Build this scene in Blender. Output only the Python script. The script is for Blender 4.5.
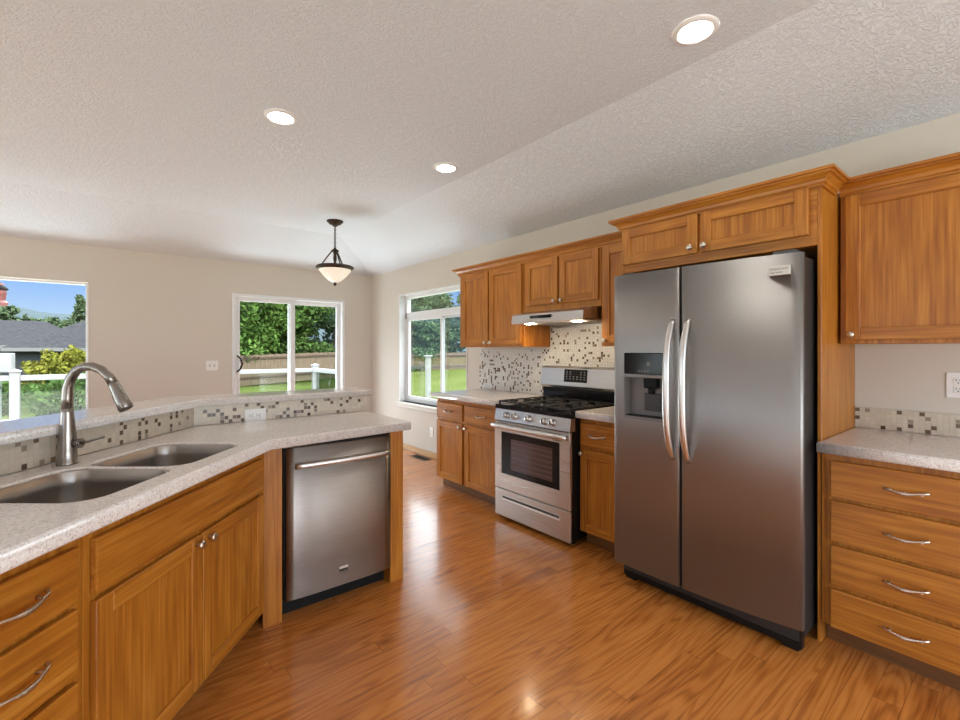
import bpy, bmesh, math, random
from mathutils import Vector, Matrix
import numpy as np

for o in list(bpy.data.objects):
    bpy.data.objects.remove(o, do_unlink=True)
SC = bpy.context.scene
COL = SC.collection
rnd = random.Random(7)
PI = math.pi

# ------------------------------------------------------------------ camera
TH = math.radians(39.076)
cd = bpy.data.cameras.new('camera')
cd.sensor_width = 36.0
cd.lens = 458.615 / 960 * 36.0
cd.shift_y = -9.92 / 960
cd.clip_start = 0.05
cd.clip_end = 2000
cam = bpy.data.objects.new('camera', cd)
cam.location = (0, 0, 1.322)
cam.rotation_euler = (PI / 2, 0, -TH)
COL.objects.link(cam)
SC.camera = cam

# ------------------------------------------------------------------ world: hazy bright sky, blue near the horizon
W = bpy.data.worlds.new('sky')
SC.world = W
W.use_nodes = True
nt = W.node_tree
nt.nodes.clear()
tc = nt.nodes.new('ShaderNodeTexCoord')
sx = nt.nodes.new('ShaderNodeSeparateXYZ')
nt.links.new(tc.outputs['Generated'], sx.inputs[0])
mr = nt.nodes.new('ShaderNodeMapRange')
mr.inputs['From Min'].default_value = -0.2
mr.inputs['From Max'].default_value = 1.0
nt.links.new(sx.outputs['Z'], mr.inputs['Value'])
rp = nt.nodes.new('ShaderNodeValToRGB')
el = rp.color_ramp.elements
def zpos(z): return (z + 0.2) / 1.2
SKY = [(-0.2, (0.10, 0.12, 0.08)), (-0.02, (0.25, 0.28, 0.25)), (0.0, (0.72, 0.82, 0.95)), (0.05, (0.52, 0.70, 0.97)),
       (0.12, (0.27, 0.49, 0.95)), (0.20, (0.45, 0.66, 1.0)), (0.31, (6.2, 6.6, 7.2)), (1.0, (6.6, 6.8, 7.0))]
el[0].position, el[0].color = zpos(SKY[0][0]), (*[c / 8 for c in SKY[0][1]], 1)
el[1].position, el[1].color = zpos(SKY[-1][0]), (*[c / 8 for c in SKY[-1][1]], 1)
for z, c in SKY[1:-1]:
    e = el.new(zpos(z))
    e.color = (*[v / 8 for v in c], 1)
nt.links.new(mr.outputs[0], rp.inputs[0])
bg = nt.nodes.new('ShaderNodeBackground')
bg.inputs['Strength'].default_value = 8.0
nt.links.new(rp.outputs[0], bg.inputs['Color'])
wo = nt.nodes.new('ShaderNodeOutputWorld')
nt.links.new(bg.outputs[0], wo.inputs['Surface'])

# ------------------------------------------------------------------ sun on the garden
sl = bpy.data.lights.new('sun', 'SUN')
sl.energy = 3.0
sl.angle = 0.02
sl.color = (1.0, 0.94, 0.84)
sun = bpy.data.objects.new('sun', sl)
sun.rotation_euler = Vector((0.30, 0.62, -0.72)).to_track_quat('-Z', 'Y').to_euler()
COL.objects.link(sun)

# ------------------------------------------------------------------ fill: area lights added at openings of the unseen rear and left walls
def fill_light(name, loc, rot, w, h, watts, col=(0.85, 0.935, 1.0)):
    l = bpy.data.lights.new(name, 'AREA')
    l.shape = 'RECTANGLE'
    l.size, l.size_y, l.energy, l.color = w, h, watts, col
    o = bpy.data.objects.new(name, l)
    o.location, o.rotation_euler = loc, rot
    COL.objects.link(o)
fill_light('fill_rear_left', (0.65, -3.15, 1.10), (PI / 2 + 0.80, 0, 0), 2.1, 1.5, 95)
fill_light('fill_rear_right', (2.5, -3.15, 1.25), (PI / 2 + 0.70, 0, 0), 0.6, 1.5, 26)
fill_light('fill_left', (-4.15, -0.9, 1.10), (PI / 2 + 0.75, 0, -PI / 2), 3.3, 1.5, 35)
fill_light('fill_dining', (-4.15, 3.5, 1.10), (PI / 2 + 0.85, 0, -PI / 2), 3.4, 1.5, 70)

# area lights added out of view below the sills to brighten the ceiling
fill_light('fill_deck_door', (1.93, 6.95, 0.15), (-PI / 2 - 0.95, 0, 0), 1.4, 0.6, 60)
fill_light('fill_deck_window', (-0.95, 6.95, 0.20), (-PI / 2 - 0.95, 0, 0), 1.5, 0.6, 50)
fill_light('fill_right_window', (3.70, 4.80, 0.05), (PI / 2 + 0.95, 0, PI / 2), 1.5, 0.6, 38)

# ------------------------------------------------------------------ exposure
SC.view_settings.view_transform = 'Standard'
SC.view_settings.look = 'None'
SC.view_settings.gamma = 1.0
SC.view_settings.use_curve_mapping = False
SC.view_settings.exposure = 0.12
DOWNLIGHT = 60.0     # radiance of the ceiling lights' lenses
HOODLIGHT = 120.0

# ================================================================== helpers
def tag(o, label=None, cat=None, group=None, kind=None):
    if label: o['label'] = label
    if cat: o['category'] = cat
    if group: o['group'] = group
    if kind: o['kind'] = kind
    return o

def empty(name, loc=(0, 0, 0), rz=0.0, parent=None):
    o = bpy.data.objects.new(name, None)
    o.empty_display_size = 0.1
    o.location = loc
    o.rotation_euler = (0, 0, rz)
    COL.objects.link(o)
    if parent: o.parent = parent
    return o

def thing(name, label, cat, loc=(0, 0, 0), rz=0.0, group=None):
    return tag(empty(name, loc, rz), label, cat, group)

def copy_tree(o, parent=None):
    c = o.copy()
    COL.objects.link(c)
    if parent: c.parent = parent
    for ch in list(o.children):
        copy_tree(ch, c)
    return c

class MB:
    """collects shapes into one mesh"""
    def __init__(self):
        self.bm = bmesh.new()
    def box(self, x0, x1, y0, y1, z0, z1, bev=0.0, seg=1, mi=0):
        b = self.bm
        x0, x1 = min(x0, x1), max(x0, x1); y0, y1 = min(y0, y1), max(y0, y1); z0, z1 = min(z0, z1), max(z0, z1)
        v = [b.verts.new((x, y, z)) for z in (z0, z1) for y in (y0, y1) for x in (x0, x1)]
        fs = [b.faces.new([v[i] for i in q]) for q in ((0, 2, 3, 1), (4, 5, 7, 6), (0, 1, 5, 4), (1, 3, 7, 5), (3, 2, 6, 7), (2, 0, 4, 6))]
        for f in fs: f.material_index = mi
        if bev > 0:
            es = list({e for f in fs for e in f.edges})
            r = bmesh.ops.bevel(b, geom=es, offset=bev, segments=seg, affect='EDGES', profile=0.5, clamp_overlap=True)
            for f in r['faces']: f.material_index = mi
        return self
    def poly(self, pts, mi=0, smooth=False):
        f = self.bm.faces.new([self.bm.verts.new(p) for p in pts])
        f.material_index = mi
        f.smooth = smooth
        return f
    def prism(self, pts, z0, z1, mi=0):
        """counter-clockwise plan polygon extruded in z"""
        b = self.bm
        lo = [b.verts.new((p[0], p[1], z0)) for p in pts]
        hi = [b.verts.new((p[0], p[1], z1)) for p in pts]
        n = len(pts)
        fs = [b.faces.new(hi), b.faces.new(lo[::-1])]
        for i in range(n):
            fs.append(b.faces.new([lo[i], lo[(i + 1) % n], hi[(i + 1) % n], hi[i]]))
        for f in fs: f.material_index = mi
        return self
    def lathe(self, prof, M=None, seg=24, mi=0, smooth=True):
        """prof = [(r, z)], axis +Z of matrix M"""
        b = self.bm
        M = M or Matrix.Identity(4)
        rings = []
        for r, z in prof:
            if r < 1e-5:
                rings.append([b.verts.new(M @ Vector((0, 0, z)))])
            else:
                rings.append([b.verts.new(M @ Vector((r * math.cos(2 * PI * i / seg), r * math.sin(2 * PI * i / seg), z))) for i in range(seg)])
        for a, c in zip(rings, rings[1:]):
            for i in range(seg):
                j = (i + 1) % seg
                if len(a) == 1 and len(c) == 1: continue
                if len(a) == 1: q = [a[0], c[j], c[i]]
                elif len(c) == 1: q = [a[i], a[j], c[0]]
                else: q = [a[i], a[j], c[j], c[i]]
                f = b.faces.new(q)
                f.smooth = smooth
                f.material_index = mi
        return self
    def tube(self, pts, rad, seg=12, mi=0, cap=True, smooth=True, flat=1.0):
        b = self.bm
        pts = [Vector(p) for p in pts]
        n = len(pts)
        if not hasattr(rad, '__len__'): rad = [rad] * n
        t0 = (pts[1] - pts[0]).normalized()
        up = Vector((0, 0, 1)) if abs(t0.z) < 0.9 else Vector((1, 0, 0))
        nn = (up - up.dot(t0) * t0).normalized()
        rings = []
        for i, p in enumerate(pts):
            t = (pts[min(i + 1, n - 1)] - pts[max(i - 1, 0)]).normalized()
            nn = (nn - nn.dot(t) * t).normalized()
            bb = t.cross(nn)
            rings.append([b.verts.new(p + rad[i] * (math.cos(2 * PI * k / seg) * nn * flat + math.sin(2 * PI * k / seg) * bb)) for k in range(seg)])
        for a, c in zip(rings, rings[1:]):
            for k in range(seg):
                f = b.faces.new([a[k], a[(k + 1) % seg], c[(k + 1) % seg], c[k]])
                f.smooth = smooth
                f.material_index = mi
        if cap:
            for r in (rings[0][::-1], rings[-1]):
                f = b.faces.new(r)
                f.material_index = mi
        return self
    def sweep(self, path, prof, closed=True, mi=0):
        """sweep (out, z) profile along plan polyline; out = right of travel, mitred"""
        b = self.bm
        n = len(path)
        P = [Vector((p[0], p[1])) for p in path]
        rings = []
        for i in range(n):
            d0 = (P[i] - P[i - 1]).normalized() if i > 0 else (P[1] - P[0]).normalized()
            d1 = (P[i + 1] - P[i]).normalized() if i < n - 1 else d0
            n0 = Vector((d0.y, -d0.x)); n1 = Vector((d1.y, -d1.x))
            m = (n0 + n1).normalized()
            k = 1.0 / max(0.2, m.dot(n0))
            rings.append([b.verts.new((P[i].x + m.x * o * k, P[i].y + m.y * o * k, z)) for o, z in prof])
        m_ = len(prof)
        for a, c in zip(rings, rings[1:]):
            for k in range(m_ if closed else m_ - 1):
                j = (k + 1) % m_
                f = b.faces.new([a[k], c[k], c[j], a[j]])
                f.material_index = mi
        if closed:
            b.faces.new(rings[0]); b.faces.new(rings[-1][::-1])
        return self
    def build(self, name, mats, parent=None, loc=None, fix=True):
        if fix: bmesh.ops.recalc_face_normals(self.bm, faces=self.bm.faces)
        me = bpy.data.meshes.new(name)
        self.bm.to_mesh(me)
        self.bm.free()
        for m in (mats if isinstance(mats, (list, tuple)) else [mats]):
            me.materials.append(m)
        o = bpy.data.objects.new(name, me)
        COL.objects.link(o)
        if parent: o.parent = parent
        if loc: o.location = loc
        return o

def plate(name, loops, z0, z1, mat, parent=None, bev=0.006):
    """flat slab from closed plan loops (first is the outline, the rest holes) with rounded edges"""
    cu = bpy.data.curves.new('tmp', 'CURVE')
    cu.dimensions = '2D'
    cu.fill_mode = 'BOTH'
    cu.extrude = (z1 - z0) / 2 - bev
    cu.bevel_depth = bev
    cu.bevel_resolution = 2
    cu.offset = -bev
    for lp in loops:
        s = cu.splines.new('POLY')
        s.points.add(len(lp) - 1)
        for p, q in zip(s.points, lp): p.co = (q[0], q[1], 0, 1)
        s.use_cyclic_u = True
    t = bpy.data.objects.new('tmp', cu)
    COL.objects.link(t)
    dg = bpy.context.evaluated_depsgraph_get()
    me = bpy.data.meshes.new_from_object(t.evaluated_get(dg))
    bpy.data.objects.remove(t)
    bpy.data.curves.remove(cu)
    me.transform(Matrix.Translation((0, 0, (z0 + z1) / 2)))
    me.materials.clear()
    me.materials.append(mat)
    o = bpy.data.objects.new(name, me)
    COL.objects.link(o)
    if parent: o.parent = parent
    return o

def rrect(x0, x1, y0, y1, r, n=6):
    out = []
    for cx, cy, a0 in ((x1 - r, y0 + r, -PI / 2), (x1 - r, y1 - r, 0), (x0 + r, y1 - r, PI / 2), (x0 + r, y0 + r, PI)):
        for i in range(n + 1):
            a = a0 + PI / 2 * i / n
            out.append((cx + r * math.cos(a), cy + r * math.sin(a)))
    return out

# ================================================================== materials
def new_mat(name):
    m = bpy.data.materials.new(name)
    m.use_nodes = True
    t = m.node_tree
    p = t.nodes['Principled BSDF']
    return m, t, p

def N(t, typ, **kw):
    n = t.nodes.new(typ)
    for k, v in kw.items():
        if k.startswith('i_'):
            n.inputs[k[2:].replace('_', ' ')].default_value = v
        else:
            setattr(n, k, v)
    return n

def L(t, a, b): t.links.new(a, b)

def ramp(t, fac, stops):
    r = t.nodes.new('ShaderNodeValToRGB')
    e = r.color_ramp.elements
    e[0].position, e[0].color = stops[0][0], (*stops[0][1], 1)
    e[1].position, e[1].color = stops[-1][0], (*stops[-1][1], 1)
    for p, c in stops[1:-1]:
        x = e.new(p); x.color = (*c, 1)
    L(t, fac, r.inputs[0])
    return r.outputs[0]

def math_n(t, op, a, b=None):
    n = t.nodes.new('ShaderNodeMath')
    n.operation = op
    for i, v in enumerate((a, b)):
        if v is None: continue
        if isinstance(v, (int, float)): n.inputs[i].default_value = v
        else: L(t, v, n.inputs[i])
    return n.outputs[0]

def mix_col(t, fac, a, b, mode='MIX'):
    n = t.nodes.new('ShaderNodeMix')
    n.data_type = 'RGBA'
    n.blend_type = mode
    if isinstance(fac, (int, float)): n.inputs[0].default_value = fac
    else: L(t, fac, n.inputs[0])
    for i, v in ((6, a), (7, b)):
        if isinstance(v, tuple): n.inputs[i].default_value = (*v, 1)
        else: L(t, v, n.inputs[i])
    return n.outputs[2]

def plain(name, col, rough=0.5, metal=0.0, spec=0.5, noise=0.0, nscale=8.0, bump=0.0, bscale=40.0, emis=None, estr=0.0, coat=0.0):
    m, t, p = new_mat(name)
    p.inputs['Base Color'].default_value = (*col, 1)
    p.inputs['Roughness'].default_value = rough
    p.inputs['Metallic'].default_value = metal
    p.inputs['Specular IOR Level'].default_value = spec
    p.inputs['Coat Weight'].default_value = coat
    c = N(t, 'ShaderNodeTexCoord')
    if noise > 0:
        n = N(t, 'ShaderNodeTexNoise', i_Scale=nscale, i_Detail=5.0)
        L(t, c.outputs['Object'], n.inputs['Vector'])
        r = ramp(t, n.outputs['Fac'], [(0.3, tuple(v * (1 - noise) for v in col)), (0.7, tuple(min(1, v * (1 + noise)) for v in col))])
        L(t, r, p.inputs['Base Color'])
    if bump > 0:
        n2 = N(t, 'ShaderNodeTexNoise', i_Scale=bscale, i_Detail=4.0)
        L(t, c.outputs['Object'], n2.inputs['Vector'])
        b = N(t, 'ShaderNodeBump', i_Strength=bump, i_Distance=0.01)
        L(t, n2.outputs['Fac'], b.inputs['Height'])
        L(t, b.outputs['Normal'], p.inputs['Normal'])
    if emis:
        p.inputs['Emission Color'].default_value = (*emis, 1)
        p.inputs['Emission Strength'].default_value = estr
    return m

def wood(name, axis, dark, mid, light, rough=0.36, coat=0.06):
    m, t, p = new_mat(name)
    c = N(t, 'ShaderNodeTexCoord')
    oi = N(t, 'ShaderNodeObjectInfo')
    off = N(t, 'ShaderNodeVectorMath', operation='SCALE')
    cb = N(t, 'ShaderNodeCombineXYZ')
    for i in range(3): L(t, oi.outputs['Random'], cb.inputs[i])
    L(t, cb.outputs[0], off.inputs[0]); off.inputs['Scale'].default_value = 13.7
    add = N(t, 'ShaderNodeVectorMath', operation='ADD')
    L(t, c.outputs['Object'], add.inputs[0]); L(t, off.outputs[0], add.inputs[1])
    def mapped(a, b):
        mp = N(t, 'ShaderNodeMapping')
        s = [b, b, b]; s[axis] = a
        mp.inputs['Scale'].default_value = s
        L(t, add.outputs[0], mp.inputs['Vector'])
        return mp.outputs[0]
    n1 = N(t, 'ShaderNodeTexNoise', i_Scale=1.0, i_Detail=2.0, i_Distortion=0.4)
    L(t, mapped(0.9, 4.5), n1.inputs['Vector'])
    rings = math_n(t, 'SINE', math_n(t, 'MULTIPLY', n1.outputs['Fac'], 46.0))
    rings = math_n(t, 'MULTIPLY_ADD', rings, 0.5)
    rings.node.inputs[2].default_value = 0.5
    n2 = N(t, 'ShaderNodeTexNoise', i_Scale=1.0, i_Detail=6.0)
    L(t, mapped(3.0, 90.0), n2.inputs['Vector'])
    n3 = N(t, 'ShaderNodeTexNoise', i_Scale=1.0, i_Detail=3.0)
    L(t, mapped(1.5, 14.0), n3.inputs['Vector'])
    f = math_n(t, 'ADD', math_n(t, 'MULTIPLY', rings, 0.08), math_n(t, 'ADD', math_n(t, 'MULTIPLY', n2.outputs['Fac'], 0.70), math_n(t, 'MULTIPLY', n3.outputs['Fac'], 0.20)))
    col = ramp(t, f, [(0.31, dark), (0.495, mid), (0.68, light)])
    L(t, col, p.inputs['Base Color'])
    p.inputs['Roughness'].default_value = rough
    p.inputs['Coat Weight'].default_value = coat
    p.inputs['Coat Roughness'].default_value = 0.15
    b = N(t, 'ShaderNodeBump', i_Strength=0.08, i_Distance=0.002)
    L(t, n2.outputs['Fac'], b.inputs['Height'])
    L(t, b.outputs['Normal'], p.inputs['Normal'])
    return m

OAK = dict(dark=(0.27, 0.082, 0.008), mid=(0.405, 0.145, 0.013), light=(0.54, 0.230, 0.034))
M_OAKV = wood('oak_vertical_grain', 2, **OAK)
M_OAKH = wood('oak_horizontal_grain', 0, **OAK)
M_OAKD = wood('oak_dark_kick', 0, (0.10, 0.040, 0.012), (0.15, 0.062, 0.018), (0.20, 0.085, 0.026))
M_TRIMW = wood('oak_baseboard', 1, (0.42, 0.22, 0.08), (0.50, 0.29, 0.12), (0.58, 0.35, 0.16))

def floor_mat():
    m, t, p = new_mat('oak_plank_floor')
    c = N(t, 'ShaderNodeTexCoord')
    s = N(t, 'ShaderNodeSeparateXYZ')
    L(t, c.outputs['Object'], s.inputs[0])
    X, Y = s.outputs['X'], s.outputs['Y']
    w = 0.083
    yr = math_n(t, 'DIVIDE', Y, w)
    row = math_n(t, 'FLOOR', yr)
    wn = N(t, 'ShaderNodeTexWhiteNoise', noise_dimensions='1D')
    L(t, row, wn.inputs['W'])
    xo = math_n(t, 'DIVIDE', math_n(t, 'ADD', X, math_n(t, 'MULTIPLY', wn.outputs['Value'], 7.0)), 1.15)
    colx = math_n(t, 'FLOOR', xo)
    cb = N(t, 'ShaderNodeCombineXYZ')
    L(t, row, cb.inputs[0]); L(t, colx, cb.inputs[1])
    w2 = N(t, 'ShaderNodeTexWhiteNoise', noise_dimensions='2D')
    L(t, cb.outputs[0], w2.inputs['Vector'])
    R = w2.outputs['Value']
    # grain coordinates, moved for every plank
    def g(ax, ay):
        k = N(t, 'ShaderNodeCombineXYZ')
        L(t, math_n(t, 'ADD', math_n(t, 'MULTIPLY', X, ax), math_n(t, 'MULTIPLY', R, 57.0)), k.inputs[0])
        L(t, math_n(t, 'MULTIPLY', Y, ay), k.inputs[1])
        L(t, math_n(t, 'MULTIPLY', R, 31.0), k.inputs[2])
        return k.outputs[0]
    n1 = N(t, 'ShaderNodeTexNoise', i_Scale=1.0, i_Detail=1.5, i_Distortion=0.3)
    L(t, g(0.8, 9.0), n1.inputs['Vector'])
    sn = math_n(t, 'SINE', math_n(t, 'MULTIPLY', n1.outputs['Fac'], 75.0))
    ring = math_n(t, 'MULTIPLY_ADD', sn, 0.5); ring.node.inputs[2].default_value = 0.5
    ring = math_n(t, 'POWER', ring, 1.6)
    n2 = N(t, 'ShaderNodeTexNoise', i_Scale=1.0, i_Detail=5.0)
    L(t, g(4.0, 85.0), n2.inputs['Vector'])
    n3 = N(t, 'ShaderNodeTexNoise', i_Scale=1.0, i_Detail=3.0)
    L(t, g(1.5, 6.0), n3.inputs['Vector'])
    f = math_n(t, 'ADD', math_n(t, 'MULTIPLY', ring, 0.20), math_n(t, 'ADD', math_n(t, 'MULTIPLY', n2.outputs['Fac'], 0.48), math_n(t, 'MULTIPLY', n3.outputs['Fac'], 0.30)))
    f = math_n(t, 'ADD', f, math_n(t, 'MULTIPLY', math_n(t, 'SUBTRACT', R, 0.5), 0.10))
    col = ramp(t, f, [(0.24, (0.58, 0.225, 0.050)), (0.48, (0.47, 0.162, 0.031)), (0.78, (0.20, 0.055, 0.010))])
    # gaps
    fy = math_n(t, 'FRACT', yr)
    gy = math_n(t, 'LESS_THAN', math_n(t, 'MINIMUM', fy, math_n(t, 'SUBTRACT', 1.0, fy)), 0.012)
    fx = math_n(t, 'FRACT', xo)
    gx = math_n(t, 'LESS_THAN', fx, 0.0022)
    gap = math_n(t, 'MAXIMUM', gy, gx)
    col = mix_col(t, math_n(t, 'MULTIPLY', gap, 0.6), col, (0.05, 0.016, 0.005))
    L(t, col, p.inputs['Base Color'])
    L(t, math_n(t, 'ADD', 0.20, math_n(t, 'MULTIPLY', n3.outputs['Fac'], 0.10)), p.inputs['Roughness'])
    p.inputs['Coat Weight'].default_value = 0.35
    p.inputs['Coat Roughness'].default_value = 0.12
    h = math_n(t, 'SUBTRACT', math_n(t, 'MULTIPLY', n2.outputs['Fac'], 0.15), gap)
    h = math_n(t, 'ADD', h, math_n(t, 'MULTIPLY', R, 0.15))
    b = N(t, 'ShaderNodeBump', i_Strength=0.18, i_Distance=0.003)
    L(t, h, b.inputs['Height'])
    L(t, b.outputs['Normal'], p.inputs['Normal'])
    L(t, b.outputs['Normal'], p.inputs['Coat Normal'])
    return m
M_FLOOR = floor_mat()

def steel(name, col, rough, axis, strength=0.06, aniso=0.0, var=0.06):
    m, t, p = new_mat(name)
    p.inputs['Metallic'].default_value = 1.0
    if aniso:
        p.inputs['Anisotropic'].default_value = aniso
        tg = N(t, 'ShaderNodeCombineXYZ', i_Z=1.0)
        L(t, tg.outputs[0], p.inputs['Tangent'])
    c = N(t, 'ShaderNodeTexCoord')
    mp = N(t, 'ShaderNodeMapping')
    s = [160.0, 160.0, 160.0]; s[axis] = 1.2
    mp.inputs['Scale'].default_value = s
    L(t, c.outputs['Object'], mp.inputs['Vector'])
    n = N(t, 'ShaderNodeTexNoise', i_Scale=1.0, i_Detail=3.0)
    L(t, mp.outputs[0], n.inputs['Vector'])
    L(t, ramp(t, n.outputs['Fac'], [(0.3, tuple(v * (1 - var) for v in col)), (0.7, tuple(min(1, v * (1 + var)) for v in col))]), p.inputs['Base Color'])
    r = math_n(t, 'MULTIPLY_ADD', n.outputs['Fac'], 0.16); r.node.inputs[2].default_value = rough - 0.08
    L(t, r, p.inputs['Roughness'])
    b = N(t, 'ShaderNodeBump', i_Strength=strength, i_Distance=0.001)
    L(t, n.outputs['Fac'], b.inputs['Height'])
    L(t, b.outputs['Normal'], p.inputs['Normal'])
    return m
M_STEELV = steel('brushed_steel_vertical', (0.56, 0.55, 0.535), 0.30, 2, 0.02, var=0.03)
M_STEELH = steel('brushed_steel_horizontal', (0.60, 0.59, 0.575), 0.30, 0, 0.004, var=0.03)
M_FRIDGE = steel('fridge_steel', (0.345, 0.335, 0.325), 0.47, 1)
M_SINK = plain('sink_steel', (0.42, 0.39, 0.36), 0.30, 1.0)
M_DISH = steel('dishwasher_steel', (0.38, 0.345, 0.315), 0.40, 0, 0.02, 0.96)
M_HANDLE = plain('satin_steel', (0.72, 0.71, 0.69), 0.32, 1.0)
M_NICKEL = plain('brushed_nickel', (0.62, 0.56, 0.48), 0.28, 1.0)
M_FAUCET = plain('faucet_nickel', (0.30, 0.275, 0.25), 0.27, 1.0)
M_BLACK = plain('black_plastic', (0.007, 0.007, 0.007), 0.4, spec=0.2)
M_BLKGLOSS = plain('black_enamel', (0.006, 0.006, 0.007), 0.10, spec=0.22)
M_IRON = plain('cast_iron', (0.020, 0.019, 0.018), 0.55, bump=0.2, bscale=300)
M_DGREY = plain('dark_grey_plastic', (0.06, 0.06, 0.062), 0.45)
M_CASE = plain('fridge_case', (0.022, 0.021, 0.021), 0.5)
M_GREY = plain('grey_plastic', (0.22, 0.215, 0.21), 0.4)
M_WHITE = plain('white_plastic', (0.80, 0.79, 0.77), 0.35)
M_VINYLX = plain('outdoor_vinyl', (0.28, 0.285, 0.29), 0.5)
M_VINYL = plain('white_vinyl', (0.74, 0.75, 0.76), 0.4)
M_SLOT = plain('dark_slots', (0.02, 0.018, 0.016), 0.6)
M_WALL = plain('beige_wall_paint', (0.63, 0.58, 0.515), 0.75, spec=0.25, bump=0.05, bscale=160)
M_CREAM = plain('cream_paint', (0.70, 0.67, 0.61), 0.6)
M_BRONZE = plain('oil_rubbed_bronze', (0.06, 0.042, 0.032), 0.40, 0.8, noise=0.3, nscale=30)

def ceiling_mat():
    m, t, p = new_mat('knockdown_ceiling')
    p.inputs['Base Color'].default_value = (0.75, 0.79, 0.835, 1)
    p.inputs['Roughness'].default_value = 0.9
    p.inputs['Specular IOR Level'].default_value = 0.2
    c = N(t, 'ShaderNodeTexCoord')
    n = N(t, 'ShaderNodeTexNoise', i_Scale=40.0, i_Detail=5.0, i_Roughness=0.65, i_Distortion=1.4)
    L(t, c.outputs['Object'], n.inputs['Vector'])
    h = ramp(t, n.outputs['Fac'], [(0.42, (0, 0, 0)), (0.58, (1, 1, 1))])
    b = N(t, 'ShaderNodeBump', i_Strength=0.65, i_Distance=0.006)
    L(t, h, b.inputs['Height'])
    L(t, b.outputs['Normal'], p.inputs['Normal'])
    return m
M_CEIL = ceiling_mat()

def quartz():
    m, t, p = new_mat('speckled_quartz')
    c = N(t, 'ShaderNodeTexCoord')
    n = N(t, 'ShaderNodeTexVoronoi', i_Scale=230.0)
    L(t, c.outputs['Object'], n.inputs['Vector'])
    s = N(t, 'ShaderNodeSeparateXYZ')
    L(t, n.outputs['Color'], s.inputs[0])
    col = ramp(t, s.outputs['X'], [(0.0, (0.50, 0.43, 0.39)), (0.15, (0.66, 0.60, 0.56)), (0.5, (0.72, 0.675, 0.635)), (0.8, (0.75, 0.71, 0.68)), (1.0, (0.82, 0.79, 0.76))])
    n2 = N(t, 'ShaderNodeTexNoise', i_Scale=5.0, i_Detail=3.0)
    L(t, c.outputs['Object'], n2.inputs['Vector'])
    v = ramp(t, n2.outputs['Fac'], [(0.3, (0.94, 0.94, 0.94)), (0.7, (1, 1, 1))])
    L(t, mix_col(t, 1.0, col, v, 'MULTIPLY'), p.inputs['Base Color'])
    p.inputs['Roughness'].default_value = 0.16
    return m
M_QUARTZ = quartz()

def glass_mat(name, tint=(0.96, 0.98, 0.97), refl=0.2):
    m = bpy.data.materials.new(name)
    m.use_nodes = True
    t = m.node_tree
    t.nodes.clear()
    tr = N(t, 'ShaderNodeBsdfTransparent'); tr.inputs[0].default_value = (*tint, 1)
    gl = N(t, 'ShaderNodeBsdfGlossy'); gl.inputs['Roughness'].default_value = 0.02
    fr = N(t, 'ShaderNodeFresnel'); fr.inputs['IOR'].default_value = 1.45
    mx = N(t, 'ShaderNodeMixShader')
    L(t, math_n(t, 'MULTIPLY', fr.outputs[0], refl), mx.inputs[0])
    L(t, tr.outputs[0], mx.inputs[1]); L(t, gl.outputs[0], mx.inputs[2])
    o = N(t, 'ShaderNodeOutputMaterial')
    L(t, mx.outputs[0], o.inputs['Surface'])
    return m
M_GLASS = glass_mat('window_glass')

def tile(name, col, var=0.12, rough=0.25):
    m, t, p = new_mat(name)
    c = N(t, 'ShaderNodeTexCoord')
    mp = N(t, 'ShaderNodeVectorMath', operation='SCALE'); mp.inputs['Scale'].default_value = 1 / 0.0207
    L(t, c.outputs['Object'], mp.inputs[0])
    fl = N(t, 'ShaderNodeVectorMath', operation='FLOOR')
    L(t, mp.outputs[0], fl.inputs[0])
    wn = N(t, 'ShaderNodeTexWhiteNoise', noise_dimensions='3D')
    L(t, fl.outputs[0], wn.inputs['Vector'])
    L(t, ramp(t, wn.outputs['Value'], [(0.0, tuple(v * (1 - var) for v in col)), (1.0, tuple(min(1, v * (1 + var)) for v in col))]), p.inputs['Base Color'])
    p.inputs['Roughness'].default_value = rough
    return m
M_GROUT = plain('pale_grout', (0.52, 0.47, 0.41), 0.8)
M_TILEA = tile('cream_tile', (0.62, 0.535, 0.425), 0.08)
M_TILEB = tile('dark_brown_tile', (0.13, 0.088, 0.057), 0.45, 0.15)
M_TILEC = tile('taupe_tile', (0.30, 0.235, 0.18), 0.2, 0.2)
M_TILEW = tile('white_tile', (0.72, 0.70, 0.66), 0.06)
MOSAIC = [M_GROUT, M_TILEA, M_TILEB, M_TILEC]
MOSAICW = [M_GROUT, M_TILEW, M_TILEB, M_TILEC]

def lamp_mat(name, col, strength):
    m = bpy.data.materials.new(name)
    m.use_nodes = True
    t = m.node_tree
    t.nodes.clear()
    e = N(t, 'ShaderNodeEmission'); e.inputs[0].default_value = (*col, 1); e.inputs[1].default_value = strength
    o = N(t, 'ShaderNodeOutputMaterial')
    L(t, e.outputs[0], o.inputs['Surface'])
    return m
M_LENS = lamp_mat('downlight_lens', (1.0, 0.93, 0.84), DOWNLIGHT)
M_HOODLENS = lamp_mat('hood_lens', (1.0, 0.78, 0.50), HOODLIGHT)
M_BOWL = plain('alabaster_glass', (0.80, 0.76, 0.68), 0.3, emis=(1.0, 0.90, 0.74), estr=0.35, noise=0.1, nscale=14)

# ================================================================== room shell
XW, YB, ZW, ZC = 3.09, 6.39, 2.43, 2.743
XL, YR = -4.0, -3.0
def struct(name, mb, mat, parent=None):
    o = mb.build(name, mat, parent)
    if not parent: o['kind'] = 'structure'
    return o

fl = MB(); fl.box(XL, XW + 0.16, YR, YB + 0.16, -0.12, 0.0)
struct('floor', fl, M_FLOOR)

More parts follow.
